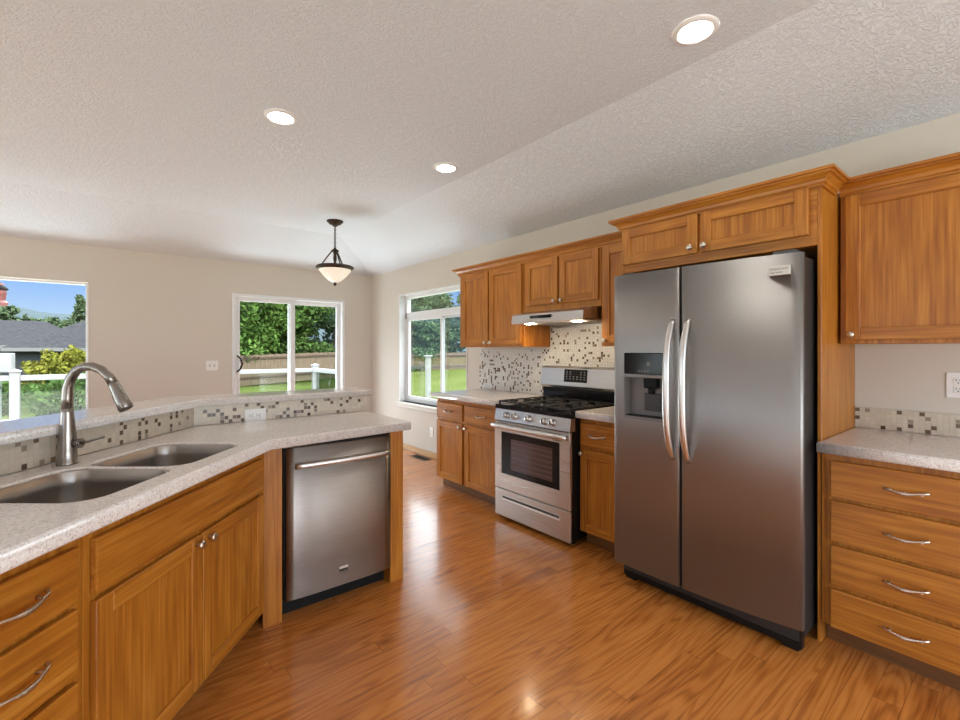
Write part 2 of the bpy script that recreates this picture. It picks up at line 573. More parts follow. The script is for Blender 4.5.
def wall_x(name, x0, x1, ya, yb_, z1, opens, mat=M_WALL):
    """wall across y at x0..x1 with openings (y0,y1,z0,z1)"""
    mb = MB()
    ops = sorted(opens)
    y = ya
    for a, b, c, d in ops:
        mb.box(x0, x1, y, a, 0, z1)
        if c > 0: mb.box(x0, x1, a, b, 0, c)
        mb.box(x0, x1, a, b, d, z1)
        y = b
    mb.box(x0, x1, y, yb_, 0, z1)
    return struct(name, mb, mat)
def wall_y(name, y0, y1, xa, xb, z1, opens, mat=M_WALL):
    mb = MB()
    x = xa
    for a, b, c, d in sorted(opens):
        mb.box(x, a, y0, y1, 0, z1)
        if c > 0: mb.box(a, b, y0, y1, 0, c)
        mb.box(a, b, y0, y1, d, z1)
        x = b
    mb.box(x, xb, y0, y1, 0, z1)
    return struct(name, mb, mat)

WR = (4.03, 5.545, 0.626, 2.073)             # right-wall window
WS = (1.205, 2.662, 0.0, 2.035)              # sliding door
WB = (-1.75, -0.153, 0.60, 2.044)            # left picture window
wall_x('wall_right', XW, XW + 0.16, YR, YB + 0.16, ZW + 0.02, [WR])
wall_y('wall_back', YB, YB + 0.16, XL, XW, ZW + 0.02, [WS, WB])
wall_x('wall_left', XL - 0.16, XL, YR, YB + 0.16, ZC, [(-2.6, 0.8, 0.3, 2.3), (1.7, 5.3, 0.3, 2.3)])
wall_y('wall_rear', YR - 0.16, YR, XL, XW + 0.16, ZC, [(-0.45, 1.75, 0.3, 2.3), (2.15, 2.85, 0.3, 2.3)])

cx, cy = 2.255, 5.535                         # creases of the vaulted ceiling
ce = MB()
ce.prism([(XL - 0.16, YR - 0.16), (cx, YR - 0.16), (cx, cy), (XL - 0.16, cy)], ZC, ZC + 0.05)
k = (ZC - ZW)
ov = 0.16
sx_ = k / (XW - cx); sy_ = k / (YB - cy)
def slab(pts):
    b = ce.bm
    lo = [b.verts.new(p) for p in pts]
    hi = [b.verts.new((p[0], p[1], p[2] + 0.05)) for p in pts]
    b.faces.new(lo[::-1]); b.faces.new(hi)
    for i in range(len(pts)):
        j = (i + 1) % len(pts)
        b.faces.new([lo[i], lo[j], hi[j], hi[i]])
slab([(cx, YR - 0.16, ZC), (XW + ov, YR - 0.16, ZW - sx_ * ov), (XW + ov, YB + ov, ZW - sx_ * ov), (cx, cy, ZC)])
slab([(cx, cy, ZC), (XW + ov, YB + ov, ZW - sy_ * ov), (XL - 0.16, YB + ov, ZW - sy_ * ov), (XL - 0.16, cy, ZC)])
struct('ceiling', ce, M_CEIL)

# baseboards
bb = MB(); bb.box(XW - 0.014, XW, 3.73, YB, 0, 0.075, 0.004); struct('baseboard_right', bb, M_TRIMW)
bb = MB(); bb.box(-0.6, WS[0], YB - 0.014, YB, 0, 0.075, 0.004); bb.box(WS[1], XW - 0.014, YB - 0.014, YB, 0, 0.075, 0.004); struct('baseboard_back', bb, M_TRIMW)

# ------------------------------------------------------------------ windows
def frame_y(mb, x0, x1, z0, z1, y0, y1, w, bottom=True, bev=0.004):
    mb.box(x0, x0 + w, y0, y1, z0, z1, bev); mb.box(x1 - w, x1, y0, y1, z0, z1, bev)
    mb.box(x0 + w, x1 - w, y0, y1, z1 - w, z1, bev)
    if bottom: mb.box(x0 + w, x1 - w, y0, y1, z0, z0 + w, bev)
def frame_x(mb, y0, y1, z0, z1, x0, x1, w, bev=0.004):
    mb.box(x0, x1, y0, y0 + w, z0, z1, bev); mb.box(x0, x1, y1 - w, y1, z0, z1, bev)
    mb.box(x0, x1, y0 + w, y1 - w, z1 - w, z1, bev); mb.box(x0, x1, y0 + w, y1 - w, z0, z0 + w, bev)

# right window with a transom over a slider
w1 = empty('window_1'); w1['kind'] = 'structure'
fm = MB()
y0, y1, z0, z1 = WR
fm.box(XW - 0.006, XW + 0.10, y1 - 0.012, y1, z0, z1); fm.box(XW - 0.006, XW + 0.10, y0, y0 + 0.012, z0, z1)
fm.box(XW - 0.006, XW + 0.10, y0, y1, z1 - 0.012, z1)
fm.build('jamb', M_VINYL, w1)
fm = MB(); frame_x(fm, y0, y1, z0, z1, XW + 0.085, XW + 0.15, 0.05)
fm.box(XW + 0.085, XW + 0.15, y0, y1, 1.745, 1.83, 0.004)
fm.build('window_frame', M_VINYL, w1)
fm = MB(); frame_x(fm, 4.66, y1 - 0.045, z0 + 0.045, 1.75, XW + 0.09, XW + 0.115, 0.035); fm.build('sash', M_VINYL, w1)
fm = MB(); frame_x(fm, y0 + 0.045, 4.70, z0 + 0.045, 1.75, XW + 0.118, XW + 0.143, 0.035)
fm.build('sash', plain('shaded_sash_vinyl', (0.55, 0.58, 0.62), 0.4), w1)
fm = MB(); fm.box(XW + 0.100, XW + 0.104, 4.69, y1 - 0.07, z0 + 0.07, 1.72); fm.build('pane', M_GLASS, w1)
fm = MB(); fm.box(XW + 0.128, XW + 0.132, y0 + 0.07, 4.68, z0 + 0.07, 1.72); fm.build('pane', M_GLASS, w1)
fm = MB(); fm.box(XW + 0.115, XW + 0.119, y0 + 0.05, y1 - 0.05, 1.825, z1 - 0.05); fm.build('pane', M_GLASS, w1)
fm = MB(); fm.box(XW - 0.05, XW + 0.09, y0 - 0.05, y1 + 0.05, z0 - 0.026, z0, 0.006)
fm.box(XW - 0.022, XW - 0.0, y0 - 0.03, y1 + 0.03, z0 - 0.07, z0 - 0.026, 0.004)
fm.build('window_sill', M_CREAM, w1)

# left picture window
w2 = empty('window_2'); w2['kind'] = 'structure'
x0, x1, z0, z1 = WB
fm = MB(); frame_y(fm, x0, x1, z0, z1, YB + 0.06, YB + 0.13, 0.028)
fm.build('window_frame', M_VINYL, w2)
fm = MB(); fm.box(x1 - 0.008, x1, YB - 0.004, YB + 0.06, z0, z1); fm.box(x0, x0 + 0.008, YB - 0.004, YB + 0.06, z0, z1); fm.box(x0, x1, YB - 0.004, YB + 0.06, z1 - 0.008, z1)
fm.build('jamb', M_CREAM, w2)
fm = MB(); fm.box(x0 + 0.02, x1 - 0.02, YB + 0.09, YB + 0.094, z0 + 0.02, z1 - 0.02); fm.build('pane', M_GLASS, w2)
fm = MB(); fm.box(x0 - 0.03, x1 + 0.03, YB - 0.03, YB + 0.06, z0 - 0.025, z0, 0.005); fm.build('window_sill', M_CREAM, w2)

# sliding glass door
d1 = empty('door_1'); d1['kind'] = 'structure'
x0, x1, z0, z1 = WS
fm = MB(); frame_y(fm, x0, x1, z0, z1, YB - 0.012, YB + 0.13, 0.038); fm.build('door_frame', M_VINYL, d1)
fm = MB(); frame_y(fm, x0 + 0.03, 1.975, 0.02, z1 - 0.03, YB + 0.02, YB + 0.055, 0.062); sl_ = fm.build('sliding_sash', M_VINYL, d1)
fm = MB(); frame_y(fm, 1.90, x1 - 0.03, 0.02, z1 - 0.03, YB + 0.07, YB + 0.105, 0.062); fm.build('fixed_sash', M_VINYL, d1)
fm = MB(); fm.box(x0 + 0.08, 1.925, YB + 0.036, YB + 0.040, 0.08, z1 - 0.09); fm.build('pane', M_GLASS, d1)
fm = MB(); fm.box(1.955, x1 - 0.08, YB + 0.086, YB + 0.090, 0.08, z1 - 0.09); fm.build('pane', M_GLASS, d1)
fm = MB()
hx = x0 + 0.062
fm.box(hx - 0.02, hx + 0.02, YB + 0.010, YB + 0.022, 1.03, 1.27, 0.003)
dh = fm.build('handle_plate', M_VINYL, d1)
fm = MB(); fm.tube([(hx, YB + 0.012, 1.05), (hx + 0.025, YB - 0.03, 1.08), (hx + 0.045, YB - 0.05, 1.15), (hx + 0.025, YB - 0.03, 1.22), (hx, YB + 0.012, 1.25)], 0.011, 10)
fm.build('door_handle', M_BLACK, d1)

# ================================================================== local frames of the three cabinet runs
RW = -PI / 2                                   # right wall: x' = -Y, y' = +X
SA = math.radians(40.087)
UU = Vector((math.sin(SA), math.cos(SA), 0)); NN = Vector((math.cos(SA), -math.sin(SA), 0))
COR = Vector((0.5817, 2.22, 0))
SROT = math.atan2(UU.y, UU.x)                  # sink run: x' = UU, y' = -NN
def S(kk, m, z=0.0):
    p = COR + UU * kk - NN * m
    return Vector((p.x, p.y, z))

# ================================================================== cabinet parts
def door_mesh(x0, x1, z0, z1, th=0.020, fw=0.057):
    mb = MB()
    f = -th
    mb.box(x0, x0 + fw, f, -0.001, z0, z1, 0.0025); mb.box(x1 - fw, x1, f, -0.001, z0, z1, 0.0025)
    mb.box(x0 + fw - 0.001, x1 - fw + 0.001, f, -0.001, z1 - fw, z1, 0.0025, 1, 1)
    mb.box(x0 + fw - 0.001, x1 - fw + 0.001, f, -0.001, z0, z0 + fw, 0.0025, 1, 1)
    mb.box(x0 + fw - 0.004, x1 - fw + 0.004, f + 0.010, -0.002, z0 + fw - 0.004, z1 - fw + 0.004)
    return mb

def knob(parent, x, z, f=-0.020, s=1.0):
    M = Matrix.Translation((x, f, z)) @ Matrix.Rotation(PI / 2, 4, 'X')
    mb = MB()
    mb.lathe([(0, 0), (0.008 * s, 0), (0.006 * s, 0.010 * s), (0.0065 * s, 0.014 * s), (0.0155 * s, 0.018 * s), (0.0165 * s, 0.022 * s), (0.013 * s, 0.027 * s), (0.006 * s, 0.029 * s), (0, 0.0295 * s)], M, 16)
    return mb.build('knob', M_NICKEL, parent)

def pull(parent, x, z, f=-0.020, ln=0.136):
    mb = MB()
    h = ln / 2
    pts, rad = [], []
    n = 33
    for i in range(n):
        s = -1 + 2 * i / (n - 1)
        out = 0.030 - 0.016 * abs(s) ** 2.2
        pts.append((x + s * h, f - out + (0.006 if abs(s) > 0.93 else 0), z - 0.004 * math.cos(s * PI) + (0.004 if s > 0 else -0.002) * abs(s)))
        r = 0.0042 + 0.0034 * math.exp(-(s / 0.30) ** 2)
        if abs(s) < 0.5: r *= 1 + 0.16 * math.sin(i * 2.4)
        if abs(s) > 0.93: r *= 1.25
        rad.append(r)
    mb.tube(pts, rad, 8)
    for sg in (-1, 1):
        mb.tube([(x + sg * h * 0.72, f + 0.001, z), (x + sg * h * 0.72, f - 0.022, z)], [0.0055, 0.0042], 8)
    return mb.build('handle', M_NICKEL, parent)

def door(parent, x0, x1, z0, z1, kx=None, kz=None):
    d = door_mesh(x0, x1, z0, z1).build('door', [M_OAKV, M_OAKH], parent)
    if kx is not None: knob(d, kx, kz)
    return d

def drawer(parent, x0, x1, z0, z1, px=None, handle=True, name='drawer'):
    mb = MB(); mb.box(x0, x1, -0.020, -0.001, z0, z1, 0.004, 2)
    d = mb.build(name, M_OAKH, parent)
    if handle: pull(d, (x0 + x1) / 2 if px is None else px, (z0 + z1) / 2)
    return d

def base_body(root, w, dep, z1=0.864, kick=0.07, xoff=0.0):
    mb = MB(); mb.box(xoff, xoff + w, 0, dep, 0.10, z1, 0.002)
    mb.build('body', M_OAKV, root)
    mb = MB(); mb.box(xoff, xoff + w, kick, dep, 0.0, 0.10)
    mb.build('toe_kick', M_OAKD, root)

# ------------------------------------------------------------------ right wall, base cabinets (x' = y_left - Y)
XF = 2.497                                     # face frame; door faces at 2.477
DEP = XW - XF - 0.002
yl = 3.734
c = thing('base_cabinet', 'two-door oak base cabinet between the window and the gas range', 'cabinet', (XF, yl, 0), RW)
base_body(c, yl - 2.762, DEP)
drawer(c, yl - 3.719, yl - 3.312, 0.675, 0.825); drawer(c, yl - 3.272, yl - 2.79, 0.675, 0.825)
door(c, yl - 3.719, yl - 3.312, 0.105, 0.650, yl - 3.338, 0.622); door(c, yl - 3.272, yl - 2.79, 0.105, 0.650, yl - 3.250, 0.622)

yl = 1.992
c = thing('base_cabinet', 'narrow oak base cabinet with one drawer squeezed between range and refrigerator', 'cabinet', (XF, yl, 0), RW)
base_body(c, yl - 1.672, DEP)
drawer(c, yl - 1.979, yl - 1.690, 0.675, 0.832, yl - 1.838); door(c, yl - 1.979, yl - 1.690, 0.105, 0.653, yl - 1.962, 0.628)

yl = 0.634
c = thing('drawer_cabinet', 'oak cabinet with four stacked drawers right of the refrigerator', 'cabinet', (XF, yl, 0), RW)
base_body(c, yl - 0.06, DEP)
for a, b in ((0.677, 0.835), (0.481, 0.660), (0.288, 0.463), (0.100, 0.270)):
    drawer(c, yl - 0.598, yl - 0.09, a, b, yl - 0.349)

# ------------------------------------------------------------------ right wall countertops
def slab_obj(name, label, loops, z0=0.866, z1=0.914):
    return tag(plate(name, loops, z0, z1, M_QUARTZ, bev=0.008), label, 'countertop')
slab_obj('countertop', 'speckled quartz countertop left of the range under the mosaic', [[(2.435, 2.758), (XW - 0.001, 2.758), (XW - 0.001, 3.765), (2.435, 3.765)]])
slab_obj('countertop', 'short piece of quartz countertop between range and refrigerator', [[(2.435, 1.672), (XW - 0.001, 1.672), (XW - 0.001, 1.985), (2.435, 1.985)]])
slab_obj('countertop', 'quartz countertop over the four drawers at the right edge', [[(2.445, 0.05), (XW - 0.001, 0.05), (XW - 0.001, 0.636), (2.503, 0.636), (2.503, 0.640), (2.445, 0.640)]])

# ------------------------------------------------------------------ upper cabinets
XU = 2.765
UDEP = XW - XU - 0.002
CROWN = [(0.0, 2.060), (0.011, 2.060), (0.011, 2.073), (0.018, 2.076), (0.022, 2.090), (0.038, 2.106), (0.043, 2.108), (0.050, 2.109), (0.050, 2.118), (0.062, 2.119), (0.062, 2.132), (0.0, 2.132)]
def upper(name, label, yl, yr, z0, doors, z1=2.09, group=None):
    c = thing(name, label, 'cabinet', (XU, yl, 0), RW, group)
    mb = MB(); mb.box(0, yl - yr, 0, UDEP, z0, z1, 0.002); mb.build('body', M_OAKV, c)
    for a, b, za, zb, ky, kz in doors:
        door(c, yl - a, yl - b, za, zb, None if ky is None else yl - ky, kz)
    return c
upper('wall_cabinet', 'tall two-door oak wall cabinet left of the range hood', 3.722, 2.802, 1.350,
      [(3.676, 3.270, 1.371, 2.058, 3.297, 1.392), (3.250, 2.826, 1.371, 2.058, 3.224, 1.392)])
upper('wall_cabinet', 'short two-door oak wall cabinet directly above the range hood', 2.800, 2.016, 1.640,
      [(2.777, 2.418, 1.690, 2.058, 2.446, 1.712), (2.400, 2.032, 1.690, 2.058, 2.372, 1.712)])
upper('wall_cabinet', 'narrow oak wall cabinet between hood and refrigerator', 2.014, 1.672, 1.350,
      [(1.992, 1.690, 1.371, 2.058, 1.968, 1.392)])
cm = MB(); cm.sweep([(0, UDEP - 0.001), (0, -0.0005), (3.722 - 1.672, -0.0005)], CROWN)
o = cm.build('crown_moulding', M_OAKH)
o.location = (XU, 3.722, 0); o.rotation_euler = (0, 0, RW)
tag(o, 'oak crown moulding along the three wall cabinets by the hood', 'moulding')

c = upper('wall_cabinet', 'large single-door oak wall cabinet at the right edge above the outlet', 0.626, 0.06, 1.352,
          [(0.604, 0.085, 1.371, 2.058, 0.580, 1.396)])
cm = MB(); cm.sweep([(0.0, -0.0005), (0.566, -0.0005), (0.566, UDEP - 0.001)], CROWN); cm.build('crown_moulding', M_OAKH, c)

# ------------------------------------------------------------------ refrigerator surround: two tall panels and a cabinet across the top
XP = 2.505
yl, yr = 1.669, 0.637
c = thing('refrigerator_cabinet', 'oak surround enclosing the refrigerator with two doors across the top', 'cabinet', (XP, yl, 0), RW)
PD = XW - XP - 0.002
wd = yl - yr
mb = MB(); mb.box(0, 0.016, 0, PD, 0, 2.09, 0.002); mb.build('side_panel', M_OAKV, c)
mb = MB(); mb.box(wd - 0.015, wd, 0, PD, 0, 2.09, 0.002); mb.build('side_panel', M_OAKV, c)
mb = MB(); mb.box(0.016, wd - 0.015, 0, PD, 1.800, 2.09, 0.002); mb.build('body', M_OAKH, c)
door(c, yl - 1.672 + 0.012, yl - 1.190, 1.850, 2.068, yl - 1.225, 1.885)
door(c, yl - 1.174, yl - 0.682, 1.850, 2.068, yl - 1.150, 1.885)
cm = MB(); cm.sweep([(0, PD - UDEP), (0, -0.0005), (wd, -0.0005), (wd, PD - UDEP - 0.064)], CROWN); cm.build('crown_moulding', M_OAKH, c)

# ================================================================== mosaic backsplashes
PIT = 0.0207
def mosaic(name, mats, parent, loc, rz, cols, rows, z0, dark, mid=(), width=None, height=None, th=0.007, clip=None):
    """tiles facing -y' ; cell (c, r) sits at x' = c*PIT"""
    mb = MB()
    wdt = width or cols * PIT; hgt = height or rows * PIT
    if clip is None: mb.box(0, wdt, 0.0012, th, z0, z0 + hgt)
    else:
        for a in clip: mb.box(a[0], a[1], 0.0012, th, a[2], a[3])
    g = 0.0011
    for i in range(cols):
        for j in range(rows):
            xa, xb, za, zb = i * PIT + g, min((i + 1) * PIT - g, wdt), z0 + j * PIT + g, min(z0 + (j + 1) * PIT - g, z0 + hgt)
            if xb - xa < 0.004 or zb - za < 0.004: continue
            if clip is not None and not any(xa > a[0] - 1e-4 and xb < a[1] + 1e-4 and za > a[2] - 1e-4 and zb < a[3] + 1e-4 for a in clip): continue
            mi = 2 if (i, j) in dark else 3 if (i, j) in mid else 1
            mb.poly([(xa, 0, za), (xb, 0, za), (xb, 0, zb), (xa, 0, zb)], mi)
    o = mb.build(name, mats, parent, fix=False)
    o.location = loc
    o.rotation_euler = (0, 0, rz)
    return o

# bar wall (structure) and its tile strip
ZB = 1.018
SX0 = -1.32
pw = MB()
bend_t = S(0.362, 0.605)
def Yof(yv, m):                                # point where the S-plane at depth m meets Y = yv
    base = S(0, m)
    return base + UU * ((yv - base.y) / UU.y)
a0 = Yof(2.888, 0.603); b0 = Yof(3.02, 0.735)
la, lb = S(SX0, 0.603), S(SX0, 0.735)
pw.prism([(la.x, la.y), (a0.x, a0.y), (1.346, 2.888), (1.346, 3.02), (b0.x, b0.y), (lb.x, lb.y)], 0, ZB)
struct('wall_bar', pw, M_WALL)

DWD = {(2, 3), (3, 2), (4, 2), (5, 3), (6, 0), (6, 1), (6, 2), (7, 1), (8, 0), (9, 1), (9, 3), (10, 1), (11, 0), (12, 4), (15, 4), (16, 3), (17, 2), (18, 3), (19, 3), (20, 0), (20, 4), (21, 0), (22, 1), (23, 0), (23, 2), (25, 0), (25, 1), (26, 1), (27, 1), (27, 4), (28, 2), (28, 3), (29, 0), (29, 2), (30, 3), (31, 1), (31, 2), (34, 4), (35, 4), (36, 3), (38, 0), (39, 2), (39, 4), (40, 0), (41, 3), (42, 4), (45, 3)}
SD = [(2, 2), (4, 4), (5, 1), (6, 3), (6, 4), (8, 0), (8, 1), (8, 3), (8, 4), (12, 2), (13, 3), (16, 0), (16, 1), (16, 3), (17, 4), (18, 0), (18, 1), (18, 3), (22, 3), (23, 0), (23, 2), (23, 4), (26, 1), (37, 2), (37, 4), (38, 0), (40, 0), (41, 4), (43, 0), (43, 3), (44, 4), (50, 1), (52, 3), (53, 3), (57, 0), (60, 4), (62, 2), (66, 1), (67, 1), (70, 3), (75, 0), (77, 4)]
bs = thing('tile_backsplash', 'strip of brown and cream mosaic tile along the raised bar behind the sink', 'backsplash')
bend = Yof(2.88, 0.595)
DWM = {c_ for c_ in DWD if (c_[0] * 7 + c_[1] * 3) % 5 == 0}
mosaic('tile_panel', MOSAIC, bs, (bend.x, 2.88, 0), 0, 48, 5, 0.9142, DWD - DWM, DWM, width=1.346 - bend.x, height=0.1036)
NC = int((0.362 - SX0) / PIT)
sset = {(NC - 1 - a, b) for a, b in SD}
smid = {c_ for c_ in sset if (c_[0] * 7 + c_[1] * 3) % 4 == 0}
p0 = bend - UU * (NC * PIT)
mosaic('tile_panel', MOSAIC, bs, (p0.x, p0.y, 0), SROT, NC, 5, 0.9142, sset - smid, smid, height=0.1036)

# range wall
yl = 3.805
cols, rows = int((yl - 1.69) / PIT), int((1.62 - 0.914) / PIT)
dk, md = set(), set()
for i in range(cols):
    for j in range(rows):
        v = rnd.random()
        if v < 0.07: dk.add((i, j))
        elif v < 0.12: md.add((i, j))
        if v < 0.03 and rnd.random() < 0.6: dk.add((i, j + 1))
ks = round((yl - 2.79) / PIT) * PIT; ke = round((yl - 2.03) / PIT) * PIT
o = mosaic('tile_backsplash', MOSAICW, None, (XW - 0.0075, yl, 0), RW, cols, rows, 0.915, dk, md,
           clip=[(0, yl - 1.69, 0.915, 0.915 + 20 * PIT), (ks, ke, 0.915, 0.915 + rows * PIT)])
tag(o, 'white mosaic tile with scattered dark squares on the wall behind the range', 'backsplash')
# right strip
RD = {(0, 2), (0, 4), (2, 4), (5, 0), (8, 0), (8, 4), (10, 1), (10, 2), (12, 4), (13, 0), (13, 3), (14, 1), (18, 2), (18, 3), (19, 1), (22, 2), (23, 4), (25, 0), (25, 1)}
o = mosaic('tile_backsplash', MOSAIC, None, (XW - 0.0075, 0.636, 0), RW, 28, 5, 0.915, RD - {(2, 4), (10, 2), (13, 3), (18, 3)}, {(2, 4), (10, 2), (13, 3), (18, 3)}, height=0.108)
tag(o, 'low strip of cream mosaic tile above the right-hand drawer countertop', 'backsplash')

# ================================================================== peninsula
# sink base (x' from S k = -0.875)
FO = 0.0735
fp = S(0, FO)
c = thing('sink_cabinet', 'angled oak sink base cabinet with a false front over two doors', 'cabinet', (fp.x, fp.y, 0), SROT)
mb = MB()
zt = 0.864
kl, kr, dp = -0.897, 0.076, 0.50
# open-topped carcass so the bowls can hang inside
mb.box(kl, kl + 0.018, 0, dp, 0.10, zt); mb.box(kr - 0.018, kr, 0, dp, 0.10, zt)
mb.box(kl + 0.018, kr - 0.018, 0, 0.018, 0.10, zt); mb.box(kl + 0.018, kr - 0.018, dp - 0.012, dp, 0.10, zt); mb.box(kl + 0.018, kr - 0.018, 0.018, dp - 0.012, 0.10, 0.118)
mb.build('body', M_OAKV, c)
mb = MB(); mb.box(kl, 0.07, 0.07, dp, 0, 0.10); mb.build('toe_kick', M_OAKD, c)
drawer(c, -0.875, 0.030, 0.672, 0.822, handle=False, name='false_front')
door(c, -0.875, -0.4245, 0.108, 0.655, -0.4245 - 0.032, 0.628)
door(c, -0.4175, 0.036, 0.108, 0.655, -0.4175 + 0.032, 0.628)

c = thing('drawer_cabinet', 'oak cabinet of stacked drawers left of the sink at the left edge', 'cabinet', (fp.x, fp.y, 0), SROT)
kl = -1.27
base_body(c, -0.8985 - kl, 0.50, xoff=kl)
for a, b in ((0.682, 0.822), (0.496, 0.666), (0.300, 0.480), (0.108, 0.284)):
    drawer(c, -1.245, -0.926, a, b, -1.085)

# filler stile and end panel around the dishwasher
c = thing('dishwasher_surround', 'oak filler board and end panel framing the dishwasher under the counter end', 'panel', (0.59, 2.344, 0))
mb = MB(); mb.prism([(-0.016, 0.0), (0.070, 0.0), (0.070, 0.50), (0.052, 0.50), (0.052, 0.02), (-0.016, 0.02)], 0, 0.864); mb.build('filler_board', M_OAKV, c)
mb = MB(); mb.box(0.655, 0.740, 0.0, 0.535, 0, 0.864, 0.002); mb.build('end_panel', M_OAKV, c)

# peninsula countertop with two sink cut-outs
B1 = (-0.862, -0.500, 0.095, 0.470)
B2 = (-0.476, -0.078, 0.095, 0.450)
def hole(b, r, grow=0.0):
    return [(S(x, y).x, S(x, y).y) for x, y in rrect(b[0] - grow, b[1] + grow, b[2] - grow, b[3] + grow, r + grow)]
pb = Yof(2.879, 0.594)
e0, e1 = S(SX0, 0.0), S(SX0, 0.594)
slab_obj('countertop', 'angled speckled quartz countertop of the peninsula around the sink', [
    [(e0.x, e0.y), (0.578, 2.216), (1.346, 2.283), (1.350, 2.879), (pb.x, pb.y), (e1.x, e1.y)], hole(B1, 0.075, 0.004), hole(B2, 0.075, 0.004)])

# raised bar ledge
f0 = Yof(2.850, 0.553); g0 = Yof(3.12, 0.823)
l0, l1 = S(SX0, 0.553), S(SX0, 0.823)
o = plate('bar_ledge', [[(l0.x, l0.y), (f0.x, f0.y), (1.371, 2.832), (1.371, 3.11), (g0.x, g0.y), (l1.x, l1.y)]], ZB, 1.058, M_QUARTZ, bev=0.008)
tag(o, 'raised quartz bar ledge bending along the top of the half wall', 'countertop')

# sink
sk = thing('kitchen_sink', 'undermount stainless double-bowl sink in the angled counter', 'sink')
def bowl(b, depth):
    mb = MB()
    bm = mb.bm
    rings = []
    R0 = 0.075
    levels = [(0.0035, 0.868), (0.0035, 0.905), (0.000, 0.9085), (-0.003, 0.905), (-0.004, 0.86), (-0.012, 0.914 - depth + 0.03), (-0.022, 0.914 - depth + 0.010), (-0.042, 0.914 - depth)]
    for off, z in levels:
        r = max(0.02, R0 + off * 1.0)
        lp = rrect(b[0] - off, b[1] + off, b[2] - off, b[3] + off, r)
        rings.append([bm.verts.new(S(x, y, z)) for x, y in lp])
    n = len(rings[0])
    for a, d in zip(rings, rings[1:]):
        for i in range(n):
            f = bm.faces.new([a[i], a[(i + 1) % n], d[(i + 1) % n], d[i]]); f.smooth = True
    bm.faces.new(rings[-1])
    o = mb.build('bowl', M_SINK, sk)
    mx, my = (b[0] + b[1]) / 2, (b[2] + b[3]) / 2 + 0.05
    d = MB(); d.lathe([(0, 0.002), (0.030, 0.002), (0.042, 0.005), (0.047, 0.001)], Matrix.Translation(S(mx, my, 0.914 - depth + 0.0005)), 20)
    d.build('drain', M_HANDLE, o)
bowl(B1, 0.20); bowl(B2, 0.19)

# faucet
FB = Vector((-0.112, 2.205, 0.9142))
fc = thing('kitchen_faucet', 'tall gooseneck brushed nickel pull-down faucet behind the sink', 'faucet', FB, math.atan2(NN.y, NN.x))
mb = MB()
mb.lathe([(0, 0), (0.0315, 0), (0.0320, 0.004), (0.0285, 0.010), (0.0285, 0.05), (0.0265, 0.09), (0.0215, 0.15), (0.0185, 0.185), (0.0178, 0.20), (0, 0.20)], None, 28)
mb.build('base', M_FAUCET, fc)
pts = [(0, 0, 0.19), (0, 0, 0.235), (0.002, 0, 0.27), (0.012, 0, 0.305), (0.032, 0, 0.333), (0.060, 0, 0.348), (0.092, 0, 0.349), (0.124, 0, 0.337), (0.150, 0, 0.314), (0.167, 0, 0.288)]
mb = MB(); mb.tube(pts, [0.0175, 0.0170, 0.0165, 0.0160, 0.0155, 0.0155, 0.0155, 0.0155, 0.0158, 0.0160], 18)
mb.build('gooseneck', M_FAUCET, fc)
mb = MB(); mb.tube([(0.166, 0, 0.291), (0.172, 0, 0.279), (0.185, 0, 0.253), (0.200, 0, 0.224), (0.213, 0, 0.201), (0.215, 0, 0.198)], [0.0165, 0.0175, 0.0190, 0.0215, 0.0235, 0.0215], 18)
sp = mb.build('spray_head', M_FAUCET, fc)
mb = MB(); mb.box(-0.005, 0.005, -0.006, 0.006, -0.016, 0.016, 0.003)
bt = mb.build('button', M_BLACK, sp); bt.location = (0.174, 0, 0.232); bt.rotation_euler = (0, -0.42, 0)
mb = MB(); mb.tube([(0.02, 0.0, 0.075), (0.052, 0, 0.075)], 0.0125, 14); mb.tube([(0.043, 0, 0.075), (0.050, 0, 0.075)], 0.0175, 14)
hb = mb.build('handle_hub', M_FAUCET, fc)
mb = MB(); mb.tube([(0.050, 0, 0.075), (0.075, 0, 0.081), (0.105, 0, 0.091), (0.128, 0, 0.098), (0.134, 0, 0.099)], [0.006, 0.0052, 0.005, 0.0062, 0.0055], 10)
mb.build('lever', M_FAUCET, fc)

# ================================================================== dishwasher
c = thing('dishwasher', 'stainless dishwasher with bar handle at the end of the peninsula', 'dishwasher', (0.664, 2.344, 0))
mb = MB(); mb.box(0.004, 0.577, 0.004, 0.52, 0.09, 0.858); mb.build('tub', M_BLACK, c)
mb = MB(); mb.box(0.010, 0.572, 0.06, 0.075, 0.0, 0.09); mb.build('kick_plate', M_BLACK, c)
mb = MB()
n = 14
bm_ = mb.bm
for (za, zb) in ((0.098, 0.842),):
    prof = []
    for i in range(n + 1):
        s = i / n
        prof.append((0.010 + 0.564 * s, -0.020 - 0.012 * (1 - (2 * s - 1) ** 4)))
    lo = [bm_.verts.new((x, y, za)) for x, y in prof] + [bm_.verts.new((0.574, 0.0, za)), bm_.verts.new((0.010, 0.0, za))]
    hi = [bm_.verts.new((v.co.x, v.co.y, zb)) for v in lo]
    m_ = len(lo)
    bm_.faces.new(lo[::-1]); bm_.faces.new(hi)
    for i in range(m_):
        f = bm_.faces.new([lo[i], lo[(i + 1) % m_], hi[(i + 1) % m_], hi[i]])
        f.smooth = i < n
dd = mb.build('door', M_DISH, c)
mb = MB()
hp, hr = [], []
for i in range(15):
    s = -1 + 2 * i / 14
    hp.append((0.292 + s * 0.248, -0.070 + 0.014 * s * s, 0.756)); hr.append(0.0150)
mb.tube(hp, hr, 12)
for sg in (-1, 1): mb.tube([(0.292 + sg * 0.225, -0.024, 0.752), (0.292 + sg * 0.225, -0.050, 0.752)], 0.010, 10)
mb.build('handle', M_HANDLE, dd)
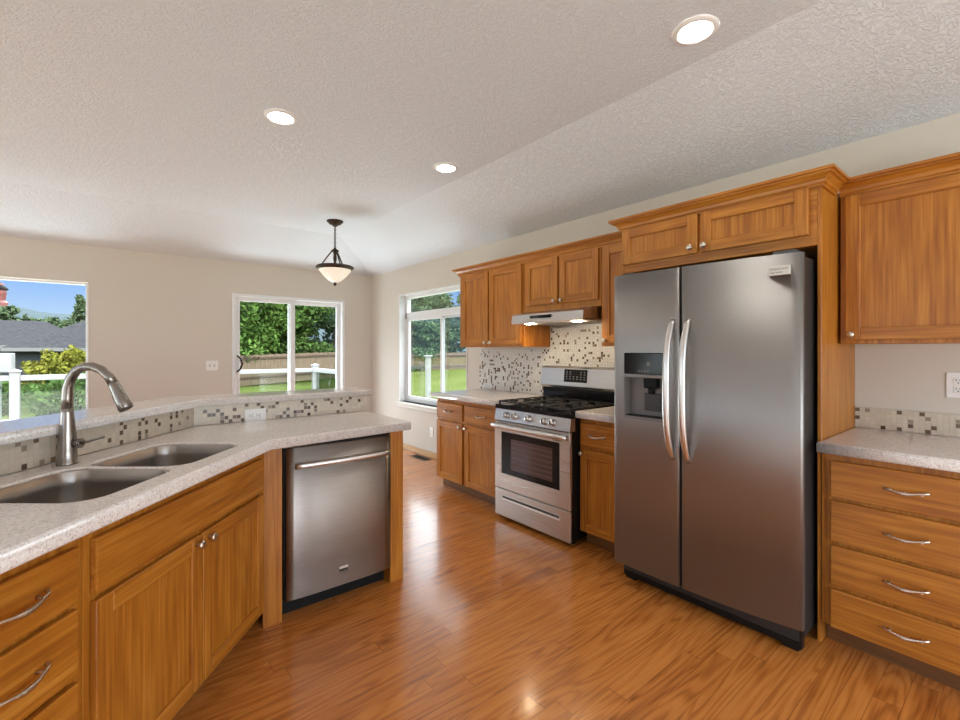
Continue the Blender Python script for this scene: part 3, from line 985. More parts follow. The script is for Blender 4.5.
mb = MB(); mb.box(0.272, 0.318, -0.0345, -0.032, 0.183, 0.194); lg = mb.build('logo_plate', M_HANDLE, dd)
mb = MB()
for i in range(5): mb.box(0.273 + i * 0.0092, 0.2795 + i * 0.0092, -0.0345, -0.0322, 0.168 + (0.003 if i % 2 else 0), 0.182)
mb.build('logo_marks', M_SLOT, dd)

# ================================================================== range
yl = 2.753
XR = 2.409
c = thing('gas_range', 'freestanding stainless gas range with black grates under the hood', 'range', (XR, yl, 0), RW)
RWID = 0.764
mb = MB(); mb.box(0.002, RWID - 0.002, 0.0, 0.62, 0.04, 0.862); mb.build('body', M_BLACK, c)
for xx in (0.05, RWID - 0.05):
    for yy in (0.06, 0.55):
        mb = MB(); mb.lathe([(0, 0), (0.018, 0), (0.018, 0.012), (0.010, 0.018), (0.010, 0.042), (0, 0.042)], Matrix.Translation((xx, yy, 0)), 12); mb.build('foot', M_BLACK, c)
mb = MB(); mb.box(0.001, RWID - 0.001, -0.020, 0.0, 0.030, 0.238, 0.004)
dr = mb.build('drawer', M_STEELH, c)
mb = MB(); mb.box(0.085, RWID - 0.085, -0.024, -0.0195, 0.168, 0.196, 0.002); mb.box(0.085, RWID - 0.085, -0.032, -0.020, 0.160, 0.170, 0.003); mb.build('grip', M_HANDLE, dr)
mb = MB(); mb.box(0.095, RWID - 0.095, -0.0262, -0.0238, 0.176, 0.192); mb.build('grip_recess', M_DGREY, dr)
# oven door: frame with a window
mb = MB()
gx0, gx1, gz0, gz1 = 0.078, 0.672, 0.365, 0.688
mb.box(0.001, RWID - 0.001, -0.022, -0.001, 0.246, gz0, 0.003); mb.box(0.001, RWID - 0.001, -0.022, -0.001, gz1, 0.768, 0.003)
mb.box(0.001, gx0, -0.022, -0.001, gz0 - 0.003, gz1 + 0.003); mb.box(gx1, RWID - 0.001, -0.022, -0.001, gz0 - 0.003, gz1 + 0.003)
od = mb.build('door', M_STEELH, c)
mb = MB(); mb.box(gx0, gx1, -0.0225, -0.003, gz0, gz1, 0.002); wn_ = mb.build('oven_window', M_BLKGLOSS, od)
mb = MB(); mb.box(gx0 + 0.11, gx1 - 0.065, -0.0235, -0.0222, gz0 + 0.045, gz1 - 0.045)
M_OVEN = plain('oven_window_tint', (0.075, 0.040, 0.040), 0.06)
wi = mb.build('viewing_glass', M_OVEN, wn_)
mb = MB()
for i in range(6): mb.box(gx0 + 0.115, gx1 - 0.07, -0.0239, -0.0233, gz0 + 0.065 + i * 0.036, gz0 + 0.072 + i * 0.036)
mb.build('oven_rack', plain('rack_behind_glass', (0.10, 0.06, 0.058), 0.3), wn_)
mb = MB()
hp, hr = [], []
for i in range(21):
    s = -1 + 2 * i / 20
    hp.append((RWID / 2 + s * 0.376, -0.068 + 0.022 * abs(s) ** 6, 0.738 )); hr.append(0.022)
mb.tube(hp, hr, 14, flat=0.85)
for sg in (-1, 1): mb.box(RWID / 2 + sg * 0.36 - 0.014, RWID / 2 + sg * 0.36 + 0.014, -0.045, -0.020, 0.724, 0.752, 0.004)
mb.build('handle', M_HANDLE, od)
mb = MB()
for i in range(7): mb.box(RWID - 0.155 + i * 0.012, RWID - 0.147 + i * 0.012, -0.0232, -0.0221, 0.700, 0.706)
mb.build('logo_marks', M_SLOT, od)
# control panel with five knobs, slightly tilted
mb = MB()
bm_ = mb.bm
pr = [(-0.026, 0.776), (-0.010, 0.862), (0.03, 0.862), (0.03, 0.776)]
la_ = [bm_.verts.new((0.001, y, z)) for y, z in pr]; ra_ = [bm_.verts.new((RWID - 0.001, y, z)) for y, z in pr]
bm_.faces.new(la_); bm_.faces.new(ra_[::-1])
for i in range(4): bm_.faces.new([la_[i], ra_[i], ra_[(i + 1) % 4], la_[(i + 1) % 4]])
cp = mb.build('control_panel', M_STEELH, c)
for ky in (2.612, 2.523, 2.374, 2.217, 2.142):
    M = Matrix.Translation((yl - ky, -0.0185, 0.820)) @ Matrix.Rotation(PI / 2 - 0.18, 4, 'X')
    mb = MB(); mb.lathe([(0, 0), (0.026, 0), (0.026, 0.004), (0.0205, 0.008), (0.019, 0.030), (0.017, 0.034), (0, 0.034)], M, 20)
    kb = mb.build('knob', M_HANDLE, cp)
    mb = MB(); mb.box(-0.003, 0.003, -0.017, 0.017, 0.033, 0.039, 0.001); q = mb.build('pointer', M_DGREY, kb); q.matrix_local = M
# cooktop
mb = MB(); mb.box(0.0, RWID, -0.022, 0.62, 0.862, 0.896, 0.008, 2); ck = mb.build('cooktop', M_BLKGLOSS, c)
for bx, by, br in ((0.17, 0.13, 0.050), (0.17, 0.39, 0.040), (0.382, 0.26, 0.045), (0.594, 0.13, 0.040), (0.594, 0.39, 0.050)):
    mb = MB(); mb.lathe([(0, 0.892), (br, 0.892), (br, 0.902), (br * 0.8, 0.904), (br * 0.78, 0.911), (br * 0.5, 0.913), (0, 0.913)], Matrix.Translation((bx, by, 0)), 20)
    mb.build('burner', M_IRON, ck)
for gx in (0.022, 0.266, 0.510):
    mb = MB()
    w_ = 0.232
    zz0, zz1 = 0.914, 0.926
    mb.box(gx, gx + 0.013, 0.0, 0.515, zz0, zz1, 0.002); mb.box(gx + w_ - 0.013, gx + w_, 0.0, 0.515, zz0, zz1, 0.002)
    for yy in (0.0, 0.251, 0.502): mb.box(gx + 0.013, gx + w_ - 0.013, yy, yy + 0.013, zz0, zz1, 0.002)
    for yc in (0.13, 0.39):
        mb.box(gx + 0.013, gx + w_ * 0.36, yc - 0.006, yc + 0.006, zz0, zz1 + 0.003, 0.002); mb.box(gx + w_ * 0.64, gx + w_ - 0.013, yc - 0.006, yc + 0.006, zz0, zz1 + 0.003, 0.002)
        mb.box(gx + w_ / 2 - 0.006, gx + w_ / 2 + 0.006, yc - 0.115, yc - 0.04, zz0, zz1 + 0.003, 0.002); mb.box(gx + w_ / 2 - 0.006, gx + w_ / 2 + 0.006, yc + 0.04, yc + 0.115, zz0, zz1 + 0.003, 0.002)
    for fx in (gx, gx + w_ - 0.013):
        for yy in (0.0, 0.502): mb.box(fx, fx + 0.013, yy, yy + 0.013, 0.8955, zz0)
    mb.build('grate', M_IRON, ck)
# backguard
mb = MB()
bm_ = mb.bm
BY = 2.925 - XR
def ext_yz(mb, x0, x1, pr, mi=0):
    a = [mb.bm.verts.new((x0, y, z)) for y, z in pr]; b = [mb.bm.verts.new((x1, y, z)) for y, z in pr]
    fs = [mb.bm.faces.new(a), mb.bm.faces.new(b[::-1])]
    m = len(pr)
    for i in range(m): fs.append(mb.bm.faces.new([a[i], b[i], b[(i + 1) % m], a[(i + 1) % m]]))
    for f in fs: f.material_index = mi
ext_yz(mb, 0.0, RWID, [(BY, 1.010), (BY - 0.012, 1.03), (BY + 0.004, 1.172), (BY + 0.016, 1.185), (BY + 0.12, 1.185), (BY + 0.12, 1.010)])
bgd = mb.build('backguard', M_STEELH, c)
mb = MB(); ext_yz(mb, 0.002, RWID - 0.002, [(BY + 0.018, 0.894), (BY + 0.018, 1.010), (BY + 0.115, 1.010), (BY + 0.115, 0.894)]); mb.build('vent_panel', M_BLKGLOSS, bgd)
mb = MB(); ext_yz(mb, yl - 2.497, yl - 2.264, [(BY - 0.0105, 1.062), (BY + 0.0005, 1.165), (BY + 0.004, 1.165), (BY - 0.007, 1.062)]); dp_ = mb.build('display_panel', M_BLKGLOSS, bgd)
for i in range(6):
    for zz in (1.085, 1.103, 1.122, 1.140):
        if (i in (2, 3)) and zz > 1.11: continue
        yy = BY - 0.0105 + (zz - 1.062) * 0.107
        x_ = yl - 2.497 + 0.022 + i * 0.036
        mb = MB(); mb.box(x_, x_ + 0.013, yy - 0.0012, yy + 0.001, zz, zz + 0.006); mb.build('button', M_GREY, dp_)

# ================================================================== hood
yl = 2.768
XH = 2.585
c = thing('range_hood', 'slim stainless under-cabinet hood with two lit lamps above the range', 'hood', (XH, yl, 0), RW)
hw = 2.768 - 2.038
hd = XW - XH - 0.010
mb = MB()
bm_ = mb.bm
def hex8(x0, x1, pr, inset):
    """extrude yz profile; front points pulled in by inset"""
    a = [bm_.verts.new((x0 + i, y, z)) for (y, z), i in zip(pr, inset)]; b = [bm_.verts.new((x1 - i, y, z)) for (y, z), i in zip(pr, inset)]
    bm_.faces.new(a); bm_.faces.new(b[::-1])
    m = len(pr)
    for i in range(m): bm_.faces.new([a[i], b[i], b[(i + 1) % m], a[(i + 1) % m]])
hex8(0, hw, [(0.0, 1.533), (-0.004, 1.545), (0.004, 1.605), (0.12, 1.637), (hd, 1.637), (hd, 1.520), (hd - 0.012, 1.520), (hd - 0.012, 1.545), (0.014, 1.548), (0.012, 1.533)], [0] * 10)
hb_ = mb.build('hood_shell', M_STEELH, c)
mb = MB(); mb.box(0.012, hw - 0.012, 0.03, hd - 0.014, 1.536, 1.543); un = mb.build('underside_panel', M_STEELH, c)
mb = MB()
for i in range(2): mb.box(0.05 + i * 0.32, 0.36 + i * 0.32, 0.12, hd - 0.05, 1.532, 1.5358)
mb.build('grease_filter', M_GREY, un)
for xx in (0.135, hw - 0.115):
    mb = MB(); mb.lathe([(0, 1.531), (0.036, 1.531), (0.040, 1.5355), (0, 1.5356)], Matrix.Translation((xx, 0.075, 0)), 20); mb.build('lamp', M_HOODLENS, un)
mb = MB(); mb.tube([(0.22, -0.0075 + 0.0042, 1.580), (0.43, -0.0075 + 0.0042, 1.580)], 0.012, 12, flat=1.0); cpn = mb.build('control_strip', M_BLACK, c)

# ================================================================== refrigerator
yl = 1.556
XD = 2.247
c = thing('refrigerator', 'side-by-side stainless refrigerator with water dispenser and curved handles', 'refrigerator', (XD, yl, 0), RW)
fw_ = 0.907
mb = MB(); mb.box(0.012, fw_ - 0.020, 0.085, 0.78, 0.05, 1.738, 0.004); mb.build('case', M_CASE, c)
mb = MB(); mb.box(0.012, fw_ - 0.014, 0.086, 0.12, 0.022, 0.116); mb.build('kick_grille', M_BLACK, c)
for xx in (0.05, fw_ - 0.06):
    mb = MB(); mb.box(xx - 0.035, xx + 0.035, 0.092, 0.15, 0.002, 0.040, 0.010, 2); mb.build('foot', M_BLACK, c)
    mb = MB(); mb.lathe([(0, 0), (0.022, 0), (0.022, 0.006), (0, 0.006)], Matrix.Translation((xx, 0.5, 0)), 12)
    mb.tube([(xx, 0.5, 0.004), (xx, 0.5, 0.052)], 0.012, 10); mb.build('foot', M_BLACK, c)
for xx in (0.06, fw_ - 0.07):
    mb = MB(); mb.box(xx - 0.045, xx + 0.045, 0.05, 0.17, 1.738, 1.758, 0.004); mb.build('hinge_cover', M_DGREY, c)
GAP = yl - 1.163
def fcurve(x):
    s = (x - GAP) / (fw_ - GAP)
    return 0.050 * s ** 2.0 if s > 0 else 0.003 * (abs(s) * (fw_ - GAP) / GAP) ** 3
def front_door(xa, xb, za, zb, cut=None):
    """door slab with a softly curved face and rounded long edges; cut = (x0,x1,z0,z1) opening"""
    mb = MB()
    bm = mb.bm
    xs = []
    n = 14
    r = 0.010
    for i in range(n + 1): xs.append(xa + r + (xb - xa - 2 * r) * i / n)
    if cut: xs = sorted(set([x for x in xs if min(abs(x - cut[0]), abs(x - cut[1])) > 0.012] + [cut[0], cut[1]]))
    pts = [(xa, fcurve(xa) + r), (xa + r * 0.3, fcurve(xa) + r * 0.3)] + [(x, fcurve(x)) for x in xs] + [(xb - r * 0.3, fcurve(xb) + r * 0.3), (xb, fcurve(xb) + r)]
    zs = [za, zb] if not cut else [za, cut[2], cut[3], zb]
    grid = [[bm.verts.new((x, y, z)) for x, y in pts] for z in zs]
    for j in range(len(zs) - 1):
        for i in range(len(pts) - 1):
            if cut and j == 1 and pts[i][0] >= cut[0] - 1e-6 and pts[i + 1][0] <= cut[1] + 1e-6: continue
            f = bm.faces.new([grid[j][i], grid[j][i + 1], grid[j + 1][i + 1], grid[j + 1][i]]); f.smooth = True
    yb_ = 0.078
    back = [[bm.verts.new((x, yb_, z)) for x in (xa, xb)] for z in (za, zb)]
    bm.faces.new([back[0][0], back[1][0], back[1][1], back[0][1]])
    bm.faces.new([back[0][0]] + [back[0][1]] + [v for v in grid[0]][::-1])
    bm.faces.new([back[1][0]] + [v for v in grid[-1]] + [back[1][1]])
    L_ = [g[0] for g in grid]; R_ = [g[-1] for g in grid]
    for f in (bm.faces.new(L_ + [back[1][0], back[0][0]]), bm.faces.new(R_[::-1] + [back[0][1], back[1][1]])): f.material_index = 1
    return mb
DX0, DX1, DZ0, DZ1 = yl - 1.487, yl - 1.247, 0.945, 1.307
ld = front_door(0.0, GAP - 0.005, 0.120, 1.742, (DX0, DX1, DZ0, DZ1)).build('door', [M_FRIDGE, M_DGREY], c)
rd = front_door(GAP + 0.005, fw_, 0.122, 1.742).build('door', [M_FRIDGE, M_DGREY], c)
# dispenser
mb = MB()
mb.box(DX0, DX0 + 0.006, 0.004, 0.070, DZ0, DZ1); mb.box(DX1 - 0.006, DX1, 0.004, 0.070, DZ0, DZ1)
mb.box(DX0 + 0.006, DX1 - 0.006, 0.064, 0.070, DZ0, DZ1); mb.box(DX0 + 0.006, DX1 - 0.006, 0.002, 0.064, DZ0, DZ0 + 0.014)
dsp = mb.build('dispenser', plain('dispenser_grey', (0.19, 0.185, 0.18), 0.4), ld)
mb = MB(); mb.box(DX0 + 0.001, DX1 - 0.001, -0.001, 0.05, 1.190, DZ1 - 0.001, 0.003); sc = mb.build('control_screen', M_BLKGLOSS, dsp)
mb = MB(); mb.box(DX0 + 0.001, DX1 - 0.001, -0.010, 0.05, 1.172, 1.190, 0.003); mb.build('lip', M_GREY, dsp)
mb = MB(); mb.box(DX0 + 0.10, DX0 + 0.18, 0.03, 0.064, 1.115, 1.172, 0.004); mb.box(DX0 + 0.125, DX0 + 0.155, 0.035, 0.055, 1.085, 1.115, 0.003); mb.build('nozzle', M_BLACK, dsp)
mb = MB(); mb.box(DX0 + 0.09, DX0 + 0.19, 0.055, 0.063, 0.99, 1.085, 0.003); mb.build('paddle', M_DGREY, dsp)
mb = MB(); mb.box(DX0 + 0.012, DX1 - 0.012, 0.004, 0.062, DZ0 + 0.014, DZ0 + 0.018); mb.build('drip_tray', M_BLACK, dsp)
mb = MB()
for i in range(4): mb.box(DX0 + 0.090 + i * 0.018, DX0 + 0.100 + i * 0.018, -0.0018, -0.0008, 1.205, 1.210)
mb.build('display_marks', M_GREY, sc)
mb = MB(); mb.box(DX0 + 0.142, DX0 + 0.158, -0.0018, -0.0008, 1.240, 1.256); mb.build('display_icon', M_GREY, sc)
for hxx, par, dx in ((GAP - 0.040, ld, -1), (GAP + 0.042, rd, 1)):
    mb = MB()
    hp, hr = [], []
    n = 28
    for i in range(n + 1):
        s = -1 + 2 * i / n
        z = 1.120 + s * 0.358
        hp.append((hxx + dx * 0.0, -0.066 + 0.070 * abs(s) ** 3.2, z)); hr.append(0.0185 - 0.005 * abs(s) ** 3)
    mb.tube(hp, hr, 14, flat=0.72)
    mb.build('handle', M_HANDLE, par)
bx = yl - 0.729
mb = MB(); mb.box(bx - 0.041, bx + 0.041, fcurve(bx) - 0.009, fcurve(bx + 0.041) + 0.004, 1.648, 1.690, 0.002); bdg = mb.build('badge', M_NICKEL, rd)
mb = MB()
for zz, ws in ((1.673, (6, 5, 7, 6, 7, 5, 6, 5, 6, 6)), (1.658, (7, 6, 5, 6, 6, 7, 6))):
    x_ = bx - 0.033
    for w_ in ws:
        mb.box(x_, x_ + 0.001 * w_ * 0.7, fcurve(bx) - 0.0098, fcurve(bx) - 0.0088, zz, zz + 0.006)
        x_ += 0.0066
mb.build('badge_marks', M_GREY, bdg)

# ================================================================== outlets, switches, register
def outlet(name, label, loc, rz, w, h, gangs, cat, horizontal=False):
    c = thing(name, label, cat, loc, rz)
    mb = MB(); mb.box(-w / 2, w / 2, -0.006, -0.0003, -h / 2, h / 2, 0.002); mb.build('cover_plate', M_WHITE, c)
    for gx in gangs:
        if cat == 'switch':
            mb = MB(); mb.box(gx - 0.0085, gx + 0.0085, -0.0066, -0.0055, -0.015, 0.015, 0.0005); r = mb.build('switch_surround', M_GREY, c)
            mb = MB(); mb.box(gx - 0.005, gx + 0.005, -0.014, -0.0055, -0.011, 0.011, 0.002); mb.build('toggle', M_WHITE, r)
            continue
        for sg in (-0.0195, 0.0195):
            ux, uz = (sg, 0.0) if horizontal else (0.0, sg)
            mb = MB(); mb.box(gx + ux - 0.0155, gx + ux + 0.0155, -0.008, -0.005, uz - 0.0155, uz + 0.0155, 0.003); r = mb.build('receptacle', M_WHITE, c)
            for dx, dz in ((-0.0065, 0.004), (0.0065, 0.004), (0.0, -0.008)):
                px_, pz_ = (gx + sg + dz, dx) if horizontal else (gx + dx, sg + dz)
                mb = MB(); mb.box(px_ - 0.0018, px_ + 0.0018, -0.0088, -0.0078, pz_ - 0.0032, pz_ + 0.0032); mb.build('slot', M_SLOT, r)
    return c
outlet('electrical_outlet', 'white outlet on the right wall above the drawer countertop', (XW, 0.255, 1.157), RW, 0.080, 0.122, [0], 'outlet')
outlet('electrical_outlet', 'white outlet low on the wall under the right window', (XW, 4.742, 0.317), RW, 0.072, 0.115, [0], 'outlet')
outlet('electrical_outlet', 'white horizontal outlet set in the bar tile strip', (0.663, 2.8798, 0.946), 0, 0.115, 0.072, [0], 'outlet', True)
outlet('light_switch', 'white double switch plate on the back wall left of the sliding door', (0.987, YB, 1.134), 0, 0.128, 0.118, [-0.024, 0.024], 'switch')
c = thing('floor_register', 'dark bronze floor vent below the right window', 'vent', (2.985, 4.84, 0))
mb = MB(); mb.box(-0.06, 0.06, -0.16, 0.16, 0, 0.005, 0.002); mb.build('rim', M_BRONZE, c)
mb = MB()
for i in range(12): mb.box(-0.04, 0.04, -0.14 + i * 0.0235, -0.128 + i * 0.0235, 0.005, 0.0065)
mb.build('louvres', M_SLOT, c)

# ================================================================== recessed lights and pendant
def downlight(label, x, y):
    c = thing('recessed_light', label, 'ceiling light', (x, y, ZC))
    mb = MB(); mb.lathe([(0.068, -0.001), (0.070, -0.010), (0.078, -0.013), (0.094, -0.006), (0.096, -0.0005)], None, 40); mb.build('trim_ring', M_WHITE, c)
    mb = MB(); mb.lathe([(0, -0.0060), (0.069, -0.0060), (0.069, -0.0035), (0, -0.0035)], None, 40); mb.build('lens', M_LENS, c)
    return c
downlight('round recessed ceiling light above the peninsula, leftmost of three', 0.819, 2.932)
downlight('round recessed ceiling light in front of the hood cabinet, farthest of three', 2.044, 2.938)
downlight('largest-looking recessed ceiling light above the refrigerator front', 2.026, 0.979)

c = thing('pendant_light', 'bronze pendant lamp with white alabaster bowl hanging by the sliding door', 'pendant', (1.944, 4.927, 0))
mb = MB(); mb.lathe([(0, ZC), (0.088, ZC), (0.088, ZC - 0.012), (0.070, ZC - 0.022), (0.066, ZC - 0.034), (0.030, ZC - 0.050), (0.020, ZC - 0.062), (0, ZC - 0.062)], None, 28); mb.build('canopy', M_BRONZE, c)
mb = MB()
zc_ = ZC - 0.058
k_ = 0
while zc_ > 2.435:
    ring = [(0.009 * math.cos(a) * (1 if k_ % 2 else 0), 0.009 * math.cos(a) * (0 if k_ % 2 else 1), zc_ - 0.013 + 0.018 * math.sin(a)) for a in [2 * PI * i / 12 for i in range(13)]]
    mb.tube(ring, 0.0032, 6, cap=False)
    zc_ -= 0.024; k_ += 1
mb.build('chain', M_BRONZE, c)
mb = MB(); mb.lathe([(0, 2.455), (0.010, 2.45), (0.016, 2.435), (0.040, 2.420), (0.044, 2.412), (0.022, 2.400), (0.016, 2.37), (0.020, 2.33), (0.014, 2.29), (0.018, 2.25), (0.010, 2.235), (0, 2.235)], None, 18); mb.build('stem', M_BRONZE, c)
for i in range(3):
    a = 0.5 + i * 2 * PI / 3
    mb = MB(); mb.tube([(0.030 * math.cos(a), 0.030 * math.sin(a), 2.415), (0.085 * math.cos(a), 0.085 * math.sin(a), 2.345), (0.150 * math.cos(a), 0.150 * math.sin(a), 2.250)], 0.0075, 8); mb.build('arm', M_BRONZE, c)
mb = MB(); mb.lathe([(0.150, 2.250), (0.190, 2.246), (0.205, 2.232), (0.200, 2.222), (0.184, 2.216), (0.180, 2.205), (0.165, 2.205), (0.165, 2.225), (0.150, 2.235), (0.150, 2.250)], None, 40); mb.build('ring', M_BRONZE, c)
mb = MB(); mb.lathe([(0.174, 2.214), (0.170, 2.196), (0.120, 2.136), (0.070, 2.088), (0.030, 2.068), (0, 2.064)], None, 40); mb.build('bowl', M_BOWL, c)
mb = MB(); mb.lathe([(0, 2.068), (0.020, 2.064), (0.014, 2.052), (0.016, 2.044), (0.008, 2.030), (0, 2.026)], None, 14); mb.build('finial', M_BRONZE, c)

# ================================================================== outdoors
def lawn_mat():
    m, t, p = new_mat('lawn_grass')
    c = N(t, 'ShaderNodeTexCoord')
    n = N(t, 'ShaderNodeTexNoise', i_Scale=0.5, i_Detail=8.0, i_Roughness=0.7)
    L(t, c.outputs['Object'], n.inputs['Vector'])
    L(t, ramp(t, n.outputs['Fac'], [(0.3, (0.052, 0.068, 0.018)), (0.55, (0.080, 0.100, 0.029)), (0.75, (0.115, 0.130, 0.045))]), p.inputs['Base Color'])
    p.inputs['Roughness'].default_value = 1.0
    p.inputs['Specular IOR Level'].default_value = 0.0
    return m
M_LAWN = lawn_mat()
GZ = -0.6
def gz(x, y):
    t = min(1, max(0, (x - 9) / 9))
    return GZ + 0.62 * t * t * (3 - 2 * t)
mb = MB()
xs = [-60, -30, -12, -6, 0, 4, 8, 9, 10.5, 12, 13.5, 15, 16.5, 18, 24, 40, 90]
ys = [-40, -12, 0, 7, 12, 18, 24, 30, 40, 60, 140]
gv = [[mb.bm.verts.new((x, y, gz(x, y))) for y in ys] for x in xs]
for i in range(len(xs) - 1):
    for j in range(len(ys) - 1):
        mb.bm.faces.new([gv[i][j], gv[i + 1][j], gv[i + 1][j + 1], gv[i][j + 1]]).smooth = True
struct('ground', mb, M_LAWN)

M_DECK = wood('deck_boards', 0, (0.40, 0.38, 0.36), (0.48, 0.46, 0.44), (0.55, 0.53, 0.51), 0.7, 0.0)
mb = MB()
for i in range(16): mb.box(-3.0, 3.15, 6.56 + i * 0.14, 6.56 + i * 0.14 + 0.134, -0.10, -0.06)
mb.box(-3.0, 3.15, 6.56, 8.80, -0.60, -0.11)
struct('deck_floor', mb, M_DECK)

# white deck railing
rl = thing('deck_railing', 'white vinyl deck railing seen through the back windows', 'railing')
def post(par, x, y, z1, w=0.10, name='post', z0=-0.06):
    mb = MB(); mb.box(x - w / 2, x + w / 2, y - w / 2, y + w / 2, z0, z1 - 0.03, 0.004)
    mb.box(x - w / 2 - 0.012, x + w / 2 + 0.012, y - w / 2 - 0.012, y + w / 2 + 0.012, z1 - 0.03, z1 - 0.012, 0.003)
    f = mb.bm.faces.new
    h = w / 2 + 0.006
    v = [mb.bm.verts.new((x + a * h, y + b * h, z1 - 0.012)) for a, b in ((-1, -1), (1, -1), (1, 1), (-1, 1))]
    tp = mb.bm.verts.new((x, y, z1 + 0.015))
    for i in range(4): f([v[i], v[(i + 1) % 4], tp])
    return mb.build(name, M_VINYLX, par)
YRAIL = 8.62
for px in (-2.9, -0.955, 1.05, 3.02): post(rl, px, YRAIL, 1.06)
post(rl, 3.02, 6.75, 1.06)
M_RGLASS = glass_mat('railing_glass', (0.88, 0.92, 0.90), 0.8)
for xa, xb in ((-2.85, -1.005), (-0.905, 1.0), (1.10, 2.97)):
    mb = MB(); mb.box(xa, xb, YRAIL - 0.035, YRAIL + 0.035, 0.915, 0.985, 0.004); mb.build('top_rail', M_VINYLX, rl)
    mb = MB(); mb.box(xa, xb, YRAIL - 0.025, YRAIL + 0.025, 0.02, 0.08, 0.004); mb.build('bottom_rail', M_VINYLX, rl)
    mb = MB(); mb.box(xa, xb, YRAIL - 0.003, YRAIL + 0.003, 0.08, 0.915); mb.build('glass_panel', M_RGLASS, rl)
mb = MB(); mb.box(2.985, 3.055, 6.80, YRAIL - 0.05, 0.915, 0.985, 0.004); mb.build('top_rail', M_VINYLX, rl)
mb = MB(); mb.box(2.995, 3.045, 6.80, YRAIL - 0.05, 0.02, 0.08, 0.004); mb.build('bottom_rail', M_VINYLX, rl)
mb = MB(); mb.box(3.017, 3.023, 6.80, YRAIL - 0.05, 0.08, 0.915); mb.build('glass_panel', M_RGLASS, rl)

# white box on a post at the left window's edge
bx_ = thing('post_box', 'white box on a white post at the left edge of the picture window', 'box', (-1.17, 8.9, GZ))
mb = MB(); mb.box(-0.05, 0.05, -0.05, 0.05, 0.0, 1.62, 0.004); mb.build('post', M_VINYLX, bx_)
mb = MB(); mb.box(-0.20, 0.17, -0.15, 0.15, 1.62, 1.88, 0.008); mb.build('box_body', M_VINYLX, bx_)
mb = MB(); mb.box(0.02, 0.06, -0.075, -0.05, 1.40, 1.44, 0.004); mb.build('latch', M_DGREY, bx_)

# red hanging feeder
fd = thing('bird_feeder', 'red hanging feeder at the upper left of the picture window', 'bird feeder', (-0.955, 7.25, 1.77))
M_RED = plain('weathered_red', (0.20, 0.06, 0.055), 0.5, noise=0.35, nscale=18)
mb = MB(); mb.lathe([(0, 0.04), (0.085, 0.04), (0.105, 0.07), (0.080, 0.10), (0.090, 0.19), (0.065, 0.285), (0, 0.29)], None, 14, smooth=False); mb.build('feeder_body', M_RED, fd)
mb = MB(); mb.lathe([(0, 0.33), (0.02, 0.325), (0.105, 0.225), (0.100, 0.215), (0.02, 0.295), (0, 0.29)], None, 16); mb.build('feeder_roof', M_BLACK, fd)
mb = MB(); mb.tube([(0, 0, 0.32), (0, 0, 0.60)], 0.004, 6); mb.build('hanger_cord', M_BLACK, fd)
mb = MB(); mb.tube([(0, 0, 0.60), (0, -0.35, 0.62), (0, -0.695, 0.58)], 0.010, 8); mb.build('wall_bracket', M_BLACK, fd)

# fences
M_FENCE = wood('cedar_fence', 2, (0.10, 0.065, 0.04), (0.15, 0.105, 0.07), (0.20, 0.15, 0.105), 0.8, 0.0)
M_FRAIL = wood('cedar_rail', 0, (0.05, 0.028, 0.018), (0.07, 0.042, 0.026), (0.09, 0.055, 0.035), 0.8, 0.0)
def fence(label, A, B, za, zb, H, nb):
    A, B = Vector(A), Vector(B)
    d = B - A
    ln = d.length
    r = thing('wooden_fence', label, 'fence', (A.x, A.y, za), math.atan2(d.y, d.x))
    sl = (zb - za) / ln
    mb = MB()
    w = ln / nb
    for i in range(nb):
        zz = sl * (i + 0.5) * w
        h = H + rnd.uniform(-0.02, 0.02)
        mb.box(i * w + 0.004, (i + 1) * w - 0.004, -0.012, 0.012, zz, zz + h)
    mb.build('board_panel', M_FENCE, r)
    for zr in (0.35, H - 0.25):
        mb = MB()
        v = []
        for x, y, z in ((0, -0.05, zr), (ln, -0.05, zr + sl * ln), (ln, -0.013, zr + sl * ln), (0, -0.013, zr)):
            v.append((x, y, z))
        lo = [mb.bm.verts.new(p) for p in v]; hi = [mb.bm.verts.new((p[0], p[1], p[2] + 0.11)) for p in v]
        mb.bm.faces.new(lo[::-1]); mb.bm.faces.new(hi)
        for i in range(4): mb.bm.faces.new([lo[i], lo[(i + 1) % 4], hi[(i + 1) % 4], hi[i]])
        mb.build('rail', M_FRAIL, r)
    k = max(2, int(ln / 2.4))
    for i in range(k + 1):
        x = min(ln - 0.05, max(0.05, ln * i / k))
        mb = MB(); mb.box(x - 0.05, x + 0.05, 0.013, 0.10, sl * x, sl * x + H + 0.05); mb.build('post', M_FRAIL, r)
    return r
fence('weathered cedar board fence behind the lawn through the sliding door', (4.2, 26.2), (12.6, 28.6), GZ, gz(12.6, 0), 1.62, 60)
fence('cedar board fence seen through the right window beyond the lawn', (13.2, 28.2), (23.0, 21.8), gz(13.2, 0), 0.0, 1.30, 80)

